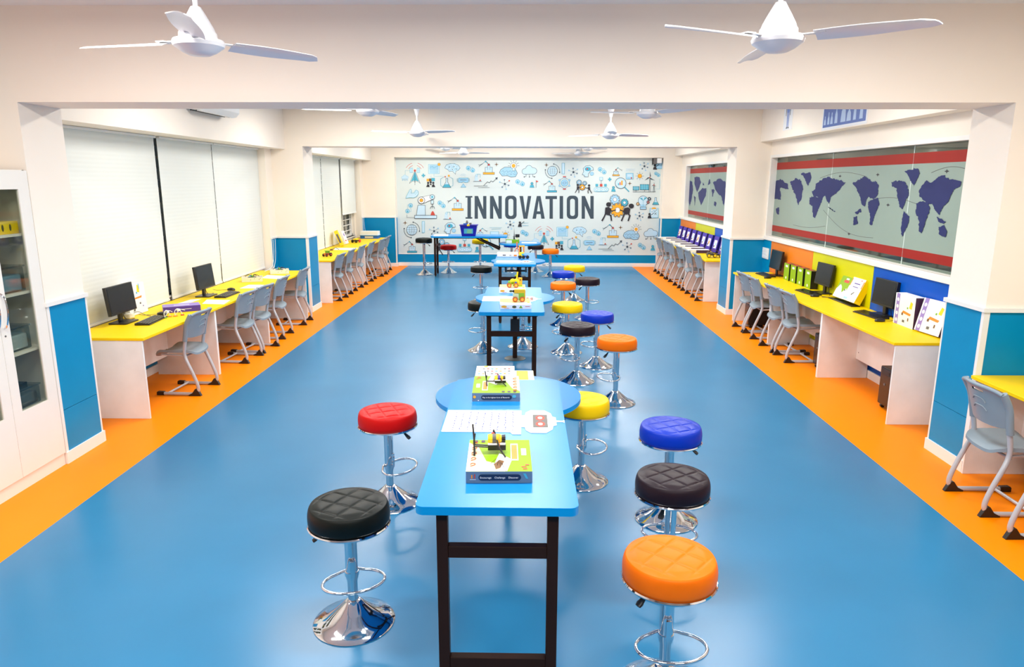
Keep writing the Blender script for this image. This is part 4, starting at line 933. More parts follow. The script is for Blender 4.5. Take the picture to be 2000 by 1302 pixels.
# ================================================================== CEILING FANS
def fan(x, y, z, phi, label):
    t = thing('ceiling_fan', label, 'fan', (x, y, z), phi, 'white three bladed ceiling fans')
    def motor(): return MB().lathe([(0, -0.062), (0.05, -0.058), (0.082, -0.043), (0.10, -0.03), (0.118, -0.018), (0.124, -0.002), (0.118, 0.012), (0.09, 0.02), (0.088, 0.045), (0.084, 0.05)], (0, 0, 0), M_FAN, 48).mesh('motor', 30)
    link('motor', cached('motor', motor), t)
    link('canopy', cached('canopy', lambda: MB().lathe([(0.084, 0.048), (0.076, 0.07), (0.055, 0.11), (0.035, 0.145), (0.024, 0.165), (0.014, 0.168)], (0, 0, 0), M_FAN, 40).mesh('canopy', 50)), t)
    h = CEIL - z
    MB().lathe([(0.012, 0.16), (0.012, h - 0.02)], (0, 0, 0), M_FAN, 14).build('rod', t)
    MB().lathe([(0.014, 0.235), (0.020, 0.24), (0.034, 0.30), (0.048, 0.345), (0.048, 0.35), (0.013, 0.352)], (0, 0, 0), M_FAN, 28).build('rod_cup', t)
    def blade():
        m = MB(); n = 12; up = []
        for i in range(n + 1):
            u = i / n; r = 0.17 + 0.49 * u; w = 0.052 + 0.012 * sin(pi * min(1, u * 1.2)) if u < .93 else 0.050 - 0.02 * (u - .93) / .07
            a = radians(-14 + 5 * u); up.append((r, w, a))
        vs = []
        for r, w, a in up:
            for k in (-1, -.33, .33, 1): vs.append((r + (0.02 * k if r > .6 else 0), k * w * cos(a), k * w * sin(a) + 0.006 * (1 - k * k)))
        N_ = len(vs); vs += [(a, b, c - 0.004) for a, b, c in vs]; fs = []
        for i in range(n):
            for k in range(3): a = i * 4 + k; q = (a, a + 4, a + 5, a + 1); fs.append(q); fs.append(tuple(N_ + v for v in q[::-1]))
        ring = [0, 1, 2, 3] + [i * 4 + 3 for i in range(1, n + 1)] + [n * 4 + 2, n * 4 + 1, n * 4] + [i * 4 for i in range(n - 1, 0, -1)]
        for k in range(len(ring)): a, b = ring[k], ring[(k + 1) % len(ring)]; fs.append((a, b, N_ + b, N_ + a))
        m.add(vs, fs, M_FAN); return m.mesh('blade', 40)
    def arm_(): return MB().box((0.10, -0.018, 0.004), (0.22, 0.018, 0.009), M_FAN).box((0.17, -0.035, 0.004), (0.22, 0.035, 0.009), M_FAN).mesh('blade_arm')
    for i in range(3):
        b = link('blade', cached('blade', blade), t); b.rotation_euler = (0, 0, 2 * pi * i / 3); b.location = (0, 0, 0.004)
        a = link('blade_arm', cached('barm', arm_), b)
def fanat(px, py, z, phi, lab):
    p = atz(px, py, z); fan(p.x, p.y, z, D(phi), lab)
fanat(388, 84, 2.775, 287.3, 'white ceiling fan at the upper left in front of the big beam')
fanat(1519, 77, 2.78, 85.8, 'white ceiling fan at the upper right in front of the big beam')
fanat(718, 216, 2.85, 192, 'white fan just behind the beam, left of centre, its rod hidden')
fanat(815, 259, 2.79, 206.5, 'white fan hanging with full rod visible left of centre')
fanat(1264, 221, 2.88, 188.4, 'white fan just behind the beam, right of centre, its rod hidden')
fanat(1192, 263, 2.755, 146.5, 'white fan with double cone rod right of centre')
fanat(905, 298, 2.74, 148.5, 'small distant white fan above the left part of the mural')
fanat(1131, 299, 2.76, 162.7, 'small distant white fan above the right part of the mural')
fanat(870, 289.5, 2.86, 20, 'distant fan whose motor just peeps below the second beam on the left')
fanat(1148, 289.5, 2.86, 40, 'distant fan whose motor just peeps below the second beam on the right')

# lamp housings on the ceiling
for i, (xx, yy, pw) in enumerate(LIGHTS):
    struct(MB().box((xx - 0.58, yy - 0.18, CEIL - 0.06), (xx + 0.58, yy + 0.18, CEIL), M_WHITE).build('trim_11'))

# ================================================================== AIR CONDITIONER
t = thing('air_conditioner', 'white split air conditioner high on the beam at the upper left', 'air conditioner', (-3.76, 8.55, 2.87))
MB().extr([(0, -0.5, 0.02), (0.17, -0.5, 0.0), (0.215, -0.5, 0.05), (0.22, -0.5, 0.25), (0.19, -0.5, 0.29), (0, -0.5, 0.29)], (0, 1.0, 0), M_WHITE).build('casing', t, bevel=0.006)
MB().box((0.035, -0.45, 0.001), (0.05, 0.45, 0.012), M_BLK).box((0.10, -0.45, -0.004), (0.112, 0.45, 0.008), M_BLK).build('vent_slot', t)
MB().extr([(0.115, -0.46, -0.004), (0.165, -0.46, -0.006), (0.168, -0.46, 0.0), (0.118, -0.46, 0.004)], (0, 0.92, 0), M_WHITE).build('louvre', t)

# ================================================================== POSTERS ON THE RIGHT BEAM
def on_beam(px, py): p = atx(px, py, 3.63 - 0.003); return p
a_, b_ = on_beam(1611, 205), on_beam(1609, 253); c_ = on_beam(1690, 241)
t = thing('wall_poster', 'blue poster of white laboratory glassware stuck on the right beam', 'poster', (3.63, (a_.y + c_.y) / 2, 2.78))
y0, y1 = c_.y - t.location.y, a_.y - t.location.y; z0 = b_.z - 2.78 - 0.01; z1 = z0 + 0.42
MB().box((-0.004, y0 - .03, z0 - 0.0), (0, y1 + .03, z1), M_PAPER).build('sheet', t)
g = MB(); g.box((-0.0050, y0, z0 + .03), (-0.004, y1, z1 - .02), mat('poster_blue', (72, 104, 176), 0.5)); W_ = y1 - y0
M_FROSTI = mat('poster_pale_blue', (176, 200, 232), 0.5)
for k, (u, h, w) in enumerate(((.05, .10, .03), (.14, .14, .03), (.22, .13, .035), (.33, .2, .04), (.50, .24, .065), (.63, .17, .055), (.76, .26, .035), (.90, .24, .04))):
    yc = y1 - u * W_; zb = z0 + .06
    g.poly([(-0.0056, yc - w, zb), (-0.0056, yc + w, zb), (-0.0056, yc + w * .8, zb + h * .5), (-0.0056, yc + w * .3, zb + h * .7), (-0.0056, yc + w * .3, zb + h), (-0.0056, yc - w * .3, zb + h), (-0.0056, yc - w * .3, zb + h * .7), (-0.0056, yc - w * .8, zb + h * .5)], M_FROSTI)
g.build('print', t, smooth=-1)
a_, b_ = on_beam(1533, 205), on_beam(1546, 252)
t = thing('wall_poster', 'narrow white cut-out poster of a standing human figure on the right beam', 'poster', (3.63, (a_.y + b_.y) / 2, 2.78)); hw = abs(a_.y - b_.y) / 2
MB().box((-0.003, -hw, b_.z - 2.78), (0, hw, 0.42), M_PAPER).build('sheet', t)
g = MB(); zb = b_.z - 2.78 + .03; u = hw
M_FIG = mat('figure_blue', (120, 150, 214), 0.5)
g.poly([(-.004, y * u, zb + z) for y, z in ((.3, .2), (.35, .33), (0, .37), (-.35, .33), (-.3, .2))], M_FIG)
for s_ in (-1, 1):
    g.poly([(-.004, s_ * y * u, zb + z) for y, z in ((.06, .0), (.2, .0), (.26, .2), (.05, .2))], M_FIG); g.poly([(-.004, s_ * y * u, zb + z) for y, z in ((.42, .16), (.5, .16), (.48, .32), (.34, .33))], M_INK)
    g.poly([(-.0045, s_ * y * u, zb + z) for y, z in ((.05, -.01), (.35, -.01), (.2, .012), (.06, .012))], M_INK)
g.lathe([(0, 0), (.018, .0), (.018, .0005), (0, .0005)], (-.0045, 0, zb + .375), M_INK, 14, axis='X'); g.build('print', t, smooth=-1)

# ================================================================== THINGS ON THE DESKS
DK = 0.7502
def local(m, loc, rx=0, ry=0, rz=0):
    m.x = Matrix.Translation(loc) @ Matrix.Rotation(rz, 4, 'Z') @ Matrix.Rotation(ry, 4, 'Y') @ Matrix.Rotation(rx, 4, 'X'); return m
def monitor(x, y, rz, label, w=0.43, z=DK):
    t = thing('computer_monitor', label, 'monitor', (x, y, z), rz)          # screen faces local -y
    MB().prism(rrect(-0.12, 0.12, -0.07, 0.11, 0.02), 0, 0.012, M_BLK).build('base', t, bevel=0.002)
    MB().box((-0.03, 0.035, 0.012), (0.03, 0.06, 0.17), M_BLK).build('neck', t, bevel=0.006)
    h = 0.275; T = Matrix.Translation((0, 0.01, 0.098)) @ Matrix.Rotation(radians(-6), 4, 'X')
    m = MB(); m.x = T; m.box((-w / 2, -0.012, 0), (w / 2, 0.022, h), M_BLK); m.box((-w * .3, 0.022, 0.05), (w * .3, 0.04, h - 0.05), M_BLK); m.build('screen_case', t, bevel=0.004)
    m = MB(); m.x = T; m.box((-w / 2 + .014, -0.0135, 0.022), (w / 2 - .014, -0.012, h - .014), M_SCREEN); m.build('screen', t)
    MB().tube(smoothpts([(0.05, 0.04, 0.14), (0.08, 0.06, 0.06), (0.12, 0.05, 0.006), (0.2, 0.02, 0.004)], 4), 0.003, M_BLK, 6).build('cable', t)
def keyboard(x, y, rz, label, z=DK):
    t = thing('keyboard', label, 'keyboard', (x, y, z), rz)
    MB().extr([(-0.215, -0.07, 0), (-0.215, 0.07, 0), (-0.215, 0.07, 0.022), (-0.215, -0.07, 0.010)], (0.43, 0, 0), M_BLK).build('case', t, bevel=0.002)
    m = MB()
    for j in range(5):
        for i in range(20):
            if j == 0 and 4 < i < 11: continue
            xx = -0.205 + i * 0.0205; yy = -0.058 + j * 0.0235; zz = 0.0115 + (yy + .07) * .086
            m.box((xx, yy, zz), (xx + 0.017, yy + 0.018, zz + 0.005), M_SCREEN)
    m.box((-.10, -.058, .0115), (.03, -.040, .0175), M_SCREEN); m.build('keys', t)
def mouse(x, y, rz, label, z=DK):
    t = thing('computer_mouse', label, 'mouse', (x, y, z), rz)
    MB().lathe([(0, 0), (0.03, 0.001), (0.032, 0.012), (0.026, 0.026), (0.012, 0.034), (0, 0.036)], (0, 0, 0), M_BLK, 20, sx=1.0, sy=1.75).build('shell', t)
    MB().tube(smoothpts([(0, 0.05, 0.01), (0.01, 0.10, 0.004), (-0.03, 0.18, 0.003), (0.02, 0.27, 0.003)], 4), 0.002, M_BLK, 6).build('cable', t)
LZ, RZ = D(90), D(-90)
monitor(-3.90, 6.69, LZ, 'black monitor nearest the camera on the left desk, in front of the wide blind', .45)
monitor(-3.81, 8.32, LZ, 'second black monitor on the left desk, behind the purple box', .45)
monitor(3.69, 10.45, RZ, 'black monitor beside the blue pillar on the right desk, in front of the orange panel', .44)
monitor(3.71, 8.79, D(-87), 'black monitor in the middle of the right desk, beside the green boxes', .41)
monitor(3.73, 7.32, D(-87), 'black monitor on the right desk in front of the royal blue panel', .41)
keyboard(-3.68, 6.76, D(95), 'black keyboard in front of the nearest left monitor'); mouse(-3.74, 7.08, D(85), 'black mouse beside the nearest left keyboard')
keyboard(-3.60, 8.38, D(90), 'black keyboard in front of the second left monitor'); mouse(-3.71, 8.76, D(80), 'black mouse next to the second left keyboard')
keyboard(3.575, 10.46, D(-86), 'black keyboard at the far end of the right desk'); mouse(3.50, 10.14, D(-80), 'black mouse at the far end of the right desk')
keyboard(3.555, 8.80, D(-85), 'black keyboard in front of the middle right monitor'); mouse(3.52, 8.50, D(-85), 'black mouse beside the middle right keyboard')
keyboard(3.61, 7.28, D(-84), 'black keyboard in front of the right monitor nearest the camera'); mouse(3.55, 6.96, D(-80), 'black mouse beside the nearest right keyboard')
def pc(x, y, label):
    t = thing('computer_tower', label, 'computer', (x, y, 0), 0)
    MB().box((0, -0.1, 0.045), (0.40, 0.1, 0.41), M_BLK).build('case', t, bevel=0.006)
    MB().box((-0.004, -0.09, 0.06), (0, 0.09, 0.40), M_SCREEN).lathe([(0, 0), (.012, 0), (.012, .004), (0, .004)], (-0.008, 0.0, 0.25), M_GREY, 14, axis='X').box((-0.006, -0.07, 0.34), (-0.004, 0.07, 0.375), M_BLK).build('front_panel', t)
    for a in (0.04, 0.36):
        for b in (-0.08, 0.08): MB().lathe([(0, -0.012), (0.02, -0.012), (0.02, 0.012), (0, 0.012)], (a, b, 0.02), M_BLK, 14, axis='Y').box((a - .008, b - .006, .02), (a + .008, b + .006, .046), M_BLK).build('castor', t)
pc(3.40, 6.44, 'black computer tower under the near end of the right desk'); pc(3.37, 7.92, 'black computer tower just behind the middle white panel of the right desk'); pc(3.30, 10.32, 'black computer tower under the far end of the right desk behind the chairs')

def sheet(px, name, label, cat, z=DK, m=None, lines=None, group=None, plane=None):
    pts = [atz(x, y, z) for x, y in px]; c = sum(pts, Vector()) / len(pts)
    area = sum(pts[i].x * pts[(i + 1) % len(pts)].y - pts[(i + 1) % len(pts)].x * pts[i].y for i in range(len(pts)))
    if area < 0: pts = pts[::-1]
    mb = MB().prism([(p.x - c.x, p.y - c.y) for p in pts], 0, 0.0012, m or M_PAPER)
    o = mb.build(name, smooth=0); o.location = (c.x, c.y, z); tag(o, label, cat, group); return o
sheet([(395, 593), (437, 594), (450, 586), (404, 585)], 'paper_sheet', 'white sheet at the desk edge below the second left monitor', 'paper')
sheet([(346, 593), (372, 585), (392, 584), (366, 593)], 'paper_sheet', 'white sheet with small dark marks behind the purple box', 'paper')
sheet([(468, 563), (503, 563), (516, 556), (486, 556)], 'paper_sheet', 'white sheet in front of the first white tray', 'paper')
sheet([(510, 543), (548, 545), (564, 539), (522, 537)], 'paper_sheet', 'white sheet between the two white trays', 'paper')
sheet([(652, 488), (690, 488), (700, 484), (655, 484)], 'paper_sheet', 'white sheet in front of the leaning yellow book', 'paper')
def pbox(name, label, cat, loc, size, rz=0, m=M_WHITE, prints=(), rx=0.0, parts=None):
    """card box: local x width, y depth, z height, front face at y=-d/2; prints (face,x0,z0,x1,z1,mat)"""
    t = thing(name, label, cat, loc, rz); w, d, h = size
    R = Matrix.Rotation(rx, 4, 'X')
    Z0 = 0.0 if rx == 0 else 0.002 + (max(0, -(-d / 2) * 0) if rx > 0 else 0)
    T = Matrix.Translation((0, 0, 0.0)) @ Matrix.Translation((0, -d / 2, 0)) @ R @ Matrix.Translation((0, d / 2, 0))
    if rx < 0:   # leaning back: the rear bottom edge would dip, lift it
        T = Matrix.Translation((0, 0, d * sin(-rx))) @ T
    b = MB(); b.x = T; mf = m if isinstance(m, dict) else {'all': m}
    g = lambda k: mf.get(k, mf.get('all'))
    x, y = w / 2, d / 2
    b.quad((-x, -y, 0), (x, -y, 0), (x, -y, h), (-x, -y, h), g('front')); b.quad((x, y, 0), (-x, y, 0), (-x, y, h), (x, y, h), g('back'))
    b.quad((-x, y, 0), (-x, -y, 0), (-x, -y, h), (-x, y, h), g('left')); b.quad((x, -y, 0), (x, y, 0), (x, y, h), (x, -y, h), g('right'))
    b.quad((-x, -y, h), (x, -y, h), (x, y, h), (-x, y, h), g('top')); b.quad((-x, y, 0), (x, y, 0), (x, -y, 0), (-x, -y, 0), g('back'))
    bo = b.build('carton', t, smooth=0, bevel=0.0015)
    if prints:
        p = MB(); p.x = T; k = 0
        for pr in prints:
            k += 1; e = 0.0004 + 0.00012 * k; f, pts, mm = pr
            if f == 'front': q = [(a * w - x, -y - e, b_ * h) for a, b_ in pts]
            elif f == 'top': q = [(a * w - x, b_ * d - y, h + e) for a, b_ in pts]
            elif f == 'right': q = [(x + e, a * d - y, b_ * h) for a, b_ in pts]
            else: q = [(-x - e, y - a * d, b_ * h) for a, b_ in pts]
            p.poly(q, mm)
        p.build('print', t, smooth=-1)
    return t, T
def rc(a, b, c, d): return [(a, b), (c, b), (c, d), (a, d)]
def el(cx, cy, rx, ry, n=16): return [(cx + rx * cos(2 * pi * i / n), cy + ry * sin(2 * pi * i / n)) for i in range(n)]
# ---- left desk
pbox('kit_box', 'white illustrated box standing against the blind behind the nearest left monitor', 'box', (-4.03, 7.14, DK), (0.34, 0.05, 0.315), D(90), M_PAPER,
     [('front', [(.55, .72), (.68, .68), (.72, .9), (.6, .95)], M_YCARD), ('front', rc(.5, .66, .56, .72), M_TEAL), ('front', rc(.67, .8, .71, .97), M_TEAL), ('front', [(.3, .5), (.75, .5), (.78, .57), (.3, .54)], M_RNG), ('front', [(.2, .12), (.3, .12), (.34, .2), (.24, .2)], M_GREY),
      ('front', rc(.6, .3, .68, .36), M_GREY), ('front', rc(.1, .22, .16, .28), M_RNG), ('front', rc(.75, .2, .8, .24), M_PURPLE)], rx=D(-4))
t = thing('power_adapter', 'cream adapter and plug behind the nearest left monitor stand', 'adapter', (-3.99, 6.93, DK), D(80))
MB().box((-0.05, -0.035, 0), (0.03, 0.035, 0.045), M_CREAM).build('body', t, bevel=0.008); MB().tube(smoothpts([(0.03, 0, .03), (.08, -.03, .05), (.12, -.08, .012), (.1, -.16, .006)], 4), 0.0035, M_GREY, 6).build('cable', t)
pbox('kit_box', 'purple cardboard box lying on the left desk', 'box', (-3.665, 7.35, DK), (0.36, 0.20, 0.062), D(30), {'all': M_DPUR, 'top': M_LILAC, 'front': M_PURPLE, 'left': M_LILAC},
     [('top', rc(.3, .42, .72, .56), M_PAPER), ('front', rc(.45, .45, .75, .52), M_PAPER)])
def wiretoy(x, y, rz, label, c1, c2):
    t = thing('wire_toy', label, 'toy', (x, y, DK), rz)
    m = MB(); m.lathe([(0, 0), (.022, .001), (.022, .008), (0, .01)], (0, 0, 0), c1, 16); m.lathe([(0, 0), (.018, .001), (.018, .008), (0, .01)], (.075, .01, 0), c2, 16); m.build('suction_feet', t)
    m = MB()
    m.tube(smoothpts([(0, 0, .01), (-.005, .0, .05), (.02, 0, .075), (.05, .005, .06), (.075, .01, .01)], 4), .004, M_WHITE, 8)
    m.tube(smoothpts([(0, 0, .01), (.02, -.02, .05), (.05, -.01, .068), (.10, 0, .05)], 4), .003, M_WHITE, 8); m.box((.02, -.012, .05), (.05, .012, .072), M_WHITE); m.build('white_arms', t)
wiretoy(-3.63, 6.92, D(70), 'small white wire-legged toy with a green foot near the left desk edge', M_GREEN, M_RNG)
wiretoy(-3.57, 7.02, D(50), 'small white wire-legged toy with orange feet in front of the purple box', M_RNG, M_REDC)
def tray(x, y, rz, label, lab2):
    t = thing('parts_tray', label, 'tray', (x, y, DK), rz, 'white parts trays on the left desk')
    m = MB(); w, d, h, k = 0.27, 0.19, 0.062, 0.004
    m.box((-w/2, -d/2, 0), (w/2, d/2, k), M_CREAM)
    for a, b in (((-w/2, -d/2), (w/2, -d/2 + k)), ((-w/2, d/2 - k), (w/2, d/2)), ((-w/2, -d/2), (-w/2 + k, d/2)), ((w/2 - k, -d/2), (w/2, d/2))): m.box((*a, 0), (*b, h), M_CREAM)
    m.build('box', t, bevel=0.0015)
    m = MB()
    for q in ((-.02, .030), (.03, .045), (.09, .032), (.105, .048)): m.lathe([(0, 0), (.0045, 0), (.0045, .001), (0, .001)], (q[0], -d / 2 - .0005, q[1]), M_BLK, 10, axis='Y')
    m.build('holes', t)
    r = thing('robot_parts', lab2, 'toy', (x, y, DK + .006), rz + .3)
    m = MB(); m.box((-.05, -.03, 0.0), (.05, .03, .055), M_BLK); m.build('chassis', r, bevel=.004)
    m = MB()
    for k_, (a, b) in enumerate(((-.09, .02), (-.06, -.05), (.07, .04), (.09, -.03), (.0, .055))): m.tube(smoothpts([(0, 0, .05), (a * .5, b * .5, .085), (a, b, .06)], 3), .004, (M_BLK, M_TEAL, M_BLK, M_BLK, M_REDC)[k_], 6)
    m.build('legs', r); MB().lathe([(0, .055), (.018, .057), (.015, .075), (0, .08)], (0, 0, 0), M_GREEN, 14).build('knob', r)
tray(-3.76, 9.60, D(20), 'white tray of black robot parts, nearer one on the left desk', 'black legged robot parts in the nearer white tray')
tray(-3.67, 10.44, D(20), 'white tray of black robot parts, farther one beside the blue wall', 'black and red robot parts in the farther white tray')
def cord(pts, label, r=0.0045, m=M_WHITE):
    o = MB().tube(smoothpts(pts, 6), r, m, 8).build('cable'); tag(o, label, 'cable'); return o
cord([(-3.972, 11.10, 1.20), (-3.972, 11.09, .97), (-3.965, 11.0, .82), (-3.96, 10.85, .77), (-3.96, 10.62, .7555)], 'white cable nearest the blind, hanging down the blue wall onto the left desk')
cord([(-3.972, 11.20, 1.20), (-3.972, 11.18, 1.0), (-3.95, 11.08, .87), (-3.90, 10.85, .775), (-3.86, 10.62, .7555)], 'white cable curving down the blue wall beside the pillar to the white tray')
cord([(-3.972, 17.40, 1.20), (-3.972, 17.40, 1.0), (-3.97, 17.38, .80), (-3.96, 17.22, .7555)], 'straight white cable on the blue wall in the far left corner')
cord([(-3.972, 17.50, 1.20), (-3.965, 17.52, 1.0), (-3.93, 17.45, .82), (-3.90, 17.22, .7555)], 'slack white cable on the blue wall in the far left corner')
# ---- far left desk
def tractor(x, y, rz, label, z=DK, c=M_GREEN):
    t = thing('toy_tractor', label, 'toy', (x, y, z), rz)
    MB().box((-.05, -.025, .03), (.05, .025, .06), M_REDC).box((-.07, -.02, .035), (-.05, .02, .05), M_RNG).build('chassis', t, bevel=.003)
    MB().box((-.02, -.03, .06), (.04, .03, .10), c).box((-.03, -.05, .10), (.05, .05, .106), c).build('cab', t, bevel=.003)
    for a, b, r in ((-.05, -.04, .028), (-.05, .04, .028), (.045, -.045, .035), (.045, .045, .035)):
        MB().lathe([(0, -.01), (r * .8, -.01), (r, -.006), (r, .006), (r * .8, .01), (0, .01)], (a, b, r), M_BLK, 20, axis='Y').lathe([(0, -.012), (r * .4, -.012), (r * .4, .012), (0, .012)], (a, b, r), M_REDC, 14, axis='Y').build('wheel', t)
tractor(-3.62, 12.86, D(60), 'toy tractor with black wheels on the far left desk')
pbox('photo_card', 'small pale card leaning by the window behind the toy tractor', 'card', (-4.0, 13.5, DK), (0.16, 0.01, 0.13), D(90), M_PAPER, [('front', rc(.1, .1, .9, .5), M_RINK)], rx=D(-15))
t = thing('robot_parts', 'loose dark robot part between the toy tractor and the yellow book', 'toy', (-3.85, 14.0, DK), .4)
MB().lathe([(0, 0), (.03, .002), (.03, .02), (.0, .03)], (0, 0, 0), M_BROWN, 16).build('wheel', t); MB().tube([(0, 0, .02), (.09, .03, .05), (.15, .0, .01)], .006, M_BLK, 6).build('arm', t)
pbox('book_box', 'yellow book-shaped box leaning by the far left window', 'box', (-3.89, 15.0, DK), (0.26, 0.07, 0.33), D(90 + 12), {'all': M_YCARD, 'right': M_YEL}, [('front', rc(.4, .5, .6, .6), M_RNG), ('front', rc(.2, .2, .5, .26), M_BROWN), ('left', rc(.2, .2, .8, .8), M_GREY)], rx=D(-22))
pbox('book_box', 'white illustrated booklet leaning right beside the yellow book', 'book', (-3.90, 15.42, DK), (0.24, 0.04, 0.29), D(90), M_PAPER, [('front', rc(.3, .6, .7, .8), M_LILAC), ('front', rc(.2, .2, .6, .3), M_RINK)], rx=D(-20))
t = thing('toy_car', 'toy car with dark wheels and yellow body on the far left desk', 'toy', (-3.78, 15.8, DK), D(70))
MB().box((-.09, -.04, .03), (.09, .04, .055), M_BLK).build('chassis', t, bevel=.004); MB().box((-.06, -.035, .055), (.05, .035, .095), M_YCARD).build('body', t, bevel=.01)
for a in (-.07, .07):
    for b in (-.05, .05): MB().lathe([(0, -.012), (.033, -.012), (.036, 0), (.033, .012), (0, .012)], (a, b, .036), M_BLK if a < 0 else M_REDC, 18, axis='Y').build('wheel', t)
t = thing('storage_tray', 'blue plastic tray at the far end of the far left desk', 'tray', (-3.73, 17.05, DK), 0)
MB().prism(rrect(-.22, .22, -.14, .14, .03), 0, .075, M_BLUEC).prism(rrect(-.23, .23, -.15, .15, .03), .075, .085, M_SKYC).build('box', t, bevel=.004); MB().box((-.1, -.1425, .02), (.1, -.14, .055), M_CREAM).build('label_card', t)
pbox('carton', 'white flat box lying on top of the blue tray in the corner', 'box', (-3.73, 17.05, DK + .0855), (0.42, 0.27, 0.085), 0, M_PAPER)
# ---- right desk
for i, yy in enumerate((9.98, 9.73, 9.48, 9.21)):
    pbox('kit_box', 'lime green box standing on the right desk, ' + ('first from the monitor by the pillar', 'second from the pillar side', 'third from the pillar side', 'last, half behind the middle monitor')[i], 'box', (3.745, yy, DK), (0.225, 0.085, 0.235), D(-90 - 3), {'all': M_BLK, 'front': M_LIME, 'top': M_BROWN, 'left': M_GREEN},
         [('front', rc(.3, .78, .72, .9), M_PAPER), ('front', el(.5, .15, .1, .08), M_PAPER), ('top', rc(.1, .2, .6, .7), M_RINK), ('front', rc(.2, .35, .8, .36), M_GREEN)])
pbox('kit_book', 'green and white picture box leaning on the black stand', 'box', (3.715, 8.27, DK + .012), (0.27, 0.05, 0.265), RZ, {'all': M_GREEN, 'front': M_LIME}, [('front', [(0, 0), (1, 0), (1, .3), (.85, .5), (.6, .25), (.4, .5), (.2, .6), (0, .35)], M_PAPER), ('front', rc(.35, .72, .8, .84), M_RINK), ('front', rc(.45, .86, .7, .93), M_PAPER), ('front', [(.7, .4), (.85, .44), (.8, .36)], M_BLKI)], rx=D(-24))
pbox('kit_book', 'white picture box with orange edge and yellow side leaning on the black stand', 'box', (3.705, 7.95, DK + .012), (0.30, 0.075, 0.28), RZ, {'all': M_YCARD, 'front': M_PAPER}, [('front', rc(.0, .62, .06, .95), M_RNG), ('front', rc(.92, .6, .99, .9), M_RNG), ('front', rc(.3, .74, .75, .78), M_PURPLE), ('front', rc(.3, .6, .72, .63), M_PURPLE), ('front', [(.45, .3), (.6, .42), (.65, .4), (.5, .25)], M_GREY), ('front', rc(.05, .05, .35, .14), M_SKYC), ('front', rc(.7, .9, .78, .94), M_RINK), ('right', rc(.1, .1, .9, .9), M_YEL)], rx=D(-24))
t = thing('book_stand', 'low black wire stand under the two picture boxes', 'stand', (3.69, 8.12, DK), 0)
MB().box((-.05, -.33, 0), (.05, .30, .009), M_BLK).build('base', t, bevel=.002); MB().tube([(-.05, .30, .006), (-.10, .34, .004)], .004, M_BLK, 6).build('foot_wire', t)
pw = [('front', rc(.06, 0, .22, 1), M_LILAC)] + [('front', el(.14, c, .055, .06), M_PAPER) for c in (.14, .36, .58, .80)] + [('front', [(.72, .62), (.85, .6), (.88, .8), (.78, .84)], M_YCARD), ('front', rc(.62, .58, .68, .64), M_GREEN), ('front', [(.4, .42), (.8, .38), (.84, .45), (.45, .5)], M_RNG), ('front', rc(.38, .34, .46, .42), M_BROWN), ('front', rc(.45, .12, .56, .2), M_GREY), ('front', rc(.7, .2, .75, .3), M_BROWN)]
pbox('kit_box', 'white illustrated box with a purple side strip standing upright on the near right desk', 'box', (3.715, 6.75, DK), (0.36, 0.10, 0.30), RZ, {'all': M_PAPER, 'right': M_DPUR, 'back': M_DPUR}, pw)
pbox('kit_box', 'white illustrated box with a purple strip leaning back beside the near blue pillar', 'box', (3.70, 6.36, DK), (0.34, 0.06, 0.31), D(-84), {'all': M_PAPER, 'right': M_DPUR}, pw, rx=D(-13))
pbox('kit_book', 'green and white booklet leaning at the right edge of the view', 'book', (3.72, 4.62, DK), (0.30, 0.03, 0.11), RZ, {'all': M_PAPER, 'front': M_GREEN}, [('front', rc(.45, .1, .95, .8), M_PAPER)], rx=D(-20))
a_ = atx(1487, 492, RWX - .02); b_ = atx(1501, 492, RWX - .02)
t = thing('switch_plate', 'white socket plate on the blue wall above the far end of the right desk', 'switch', (RWX - .01, (a_.y + b_.y) / 2, a_.z)); w_ = abs(a_.y - b_.y) / 2
MB().box((-.014, -w_, -.085), (0, w_, .085), M_WHITE).build('plate', t, bevel=.004)
m = MB()
for k in (-.05, 0, .05): m.box((-.02, -w_ * .55, k - .017), (-.014, w_ * .55, k + .017), M_PAPER)
m.build('switches', t)
# ---- far right desk
for i, yy in enumerate((17.02, 16.58, 16.14, 15.66, 15.20, 14.74, 14.28, 13.80, 13.30)):
    pics = [('front', rc(.2, .25, .8, .75), M_PAPER), ('front', el(.5 + .08 * (i % 2), .5, .14, .12), (M_RNG, M_SKYC)[i % 2]), ('front', el(.32, .36, .1, .07), M_BLKI)]
    pbox('folder_box', 'indigo folder box leaning at the far right wall, number %s from the mural' % ('one', 'two', 'three', 'four', 'five', 'six', 'seven', 'eight', 'nine')[i], 'folder', (3.715, yy, DK), (0.26, 0.09, 0.31), D(-86), {'all': M_INDIGO, 'front': mat('violet_card', (66, 40, 168), .5), 'right': mat('navy_card', (18, 12, 110), .5)}, pics, rx=D(-12))
for i, yy in enumerate((16.92, 16.40, 15.88, 15.36, 14.84, 14.34, 13.86)):
    pbox('flat_carton', 'flat white and plum box on the far right desk, ' + ('against the mural wall', 'second from the mural wall', 'third from the mural wall', 'in the middle of the seven', 'third from the blue pillar', 'second from the blue pillar', 'nearest the toy robot')[i], 'box', (3.40 + .01 * (i % 2), yy, DK), (0.40, 0.26, 0.06), D(3 - i), {'all': M_PAPER, 'front': M_DPUR}, [('front', rc(0, 0, .33, 1), M_PAPER)])
t = thing('toy_robot', 'toy robot with yellow wheels at the near end of the far right desk', 'toy', (3.47, 12.98, DK), 0)
MB().box((-.13, -.05, .04), (.13, .05, .06), M_BLK).box((-.13, -.06, .06), (-.02, .0, .10), M_GREY).build('chassis', t, bevel=.003)
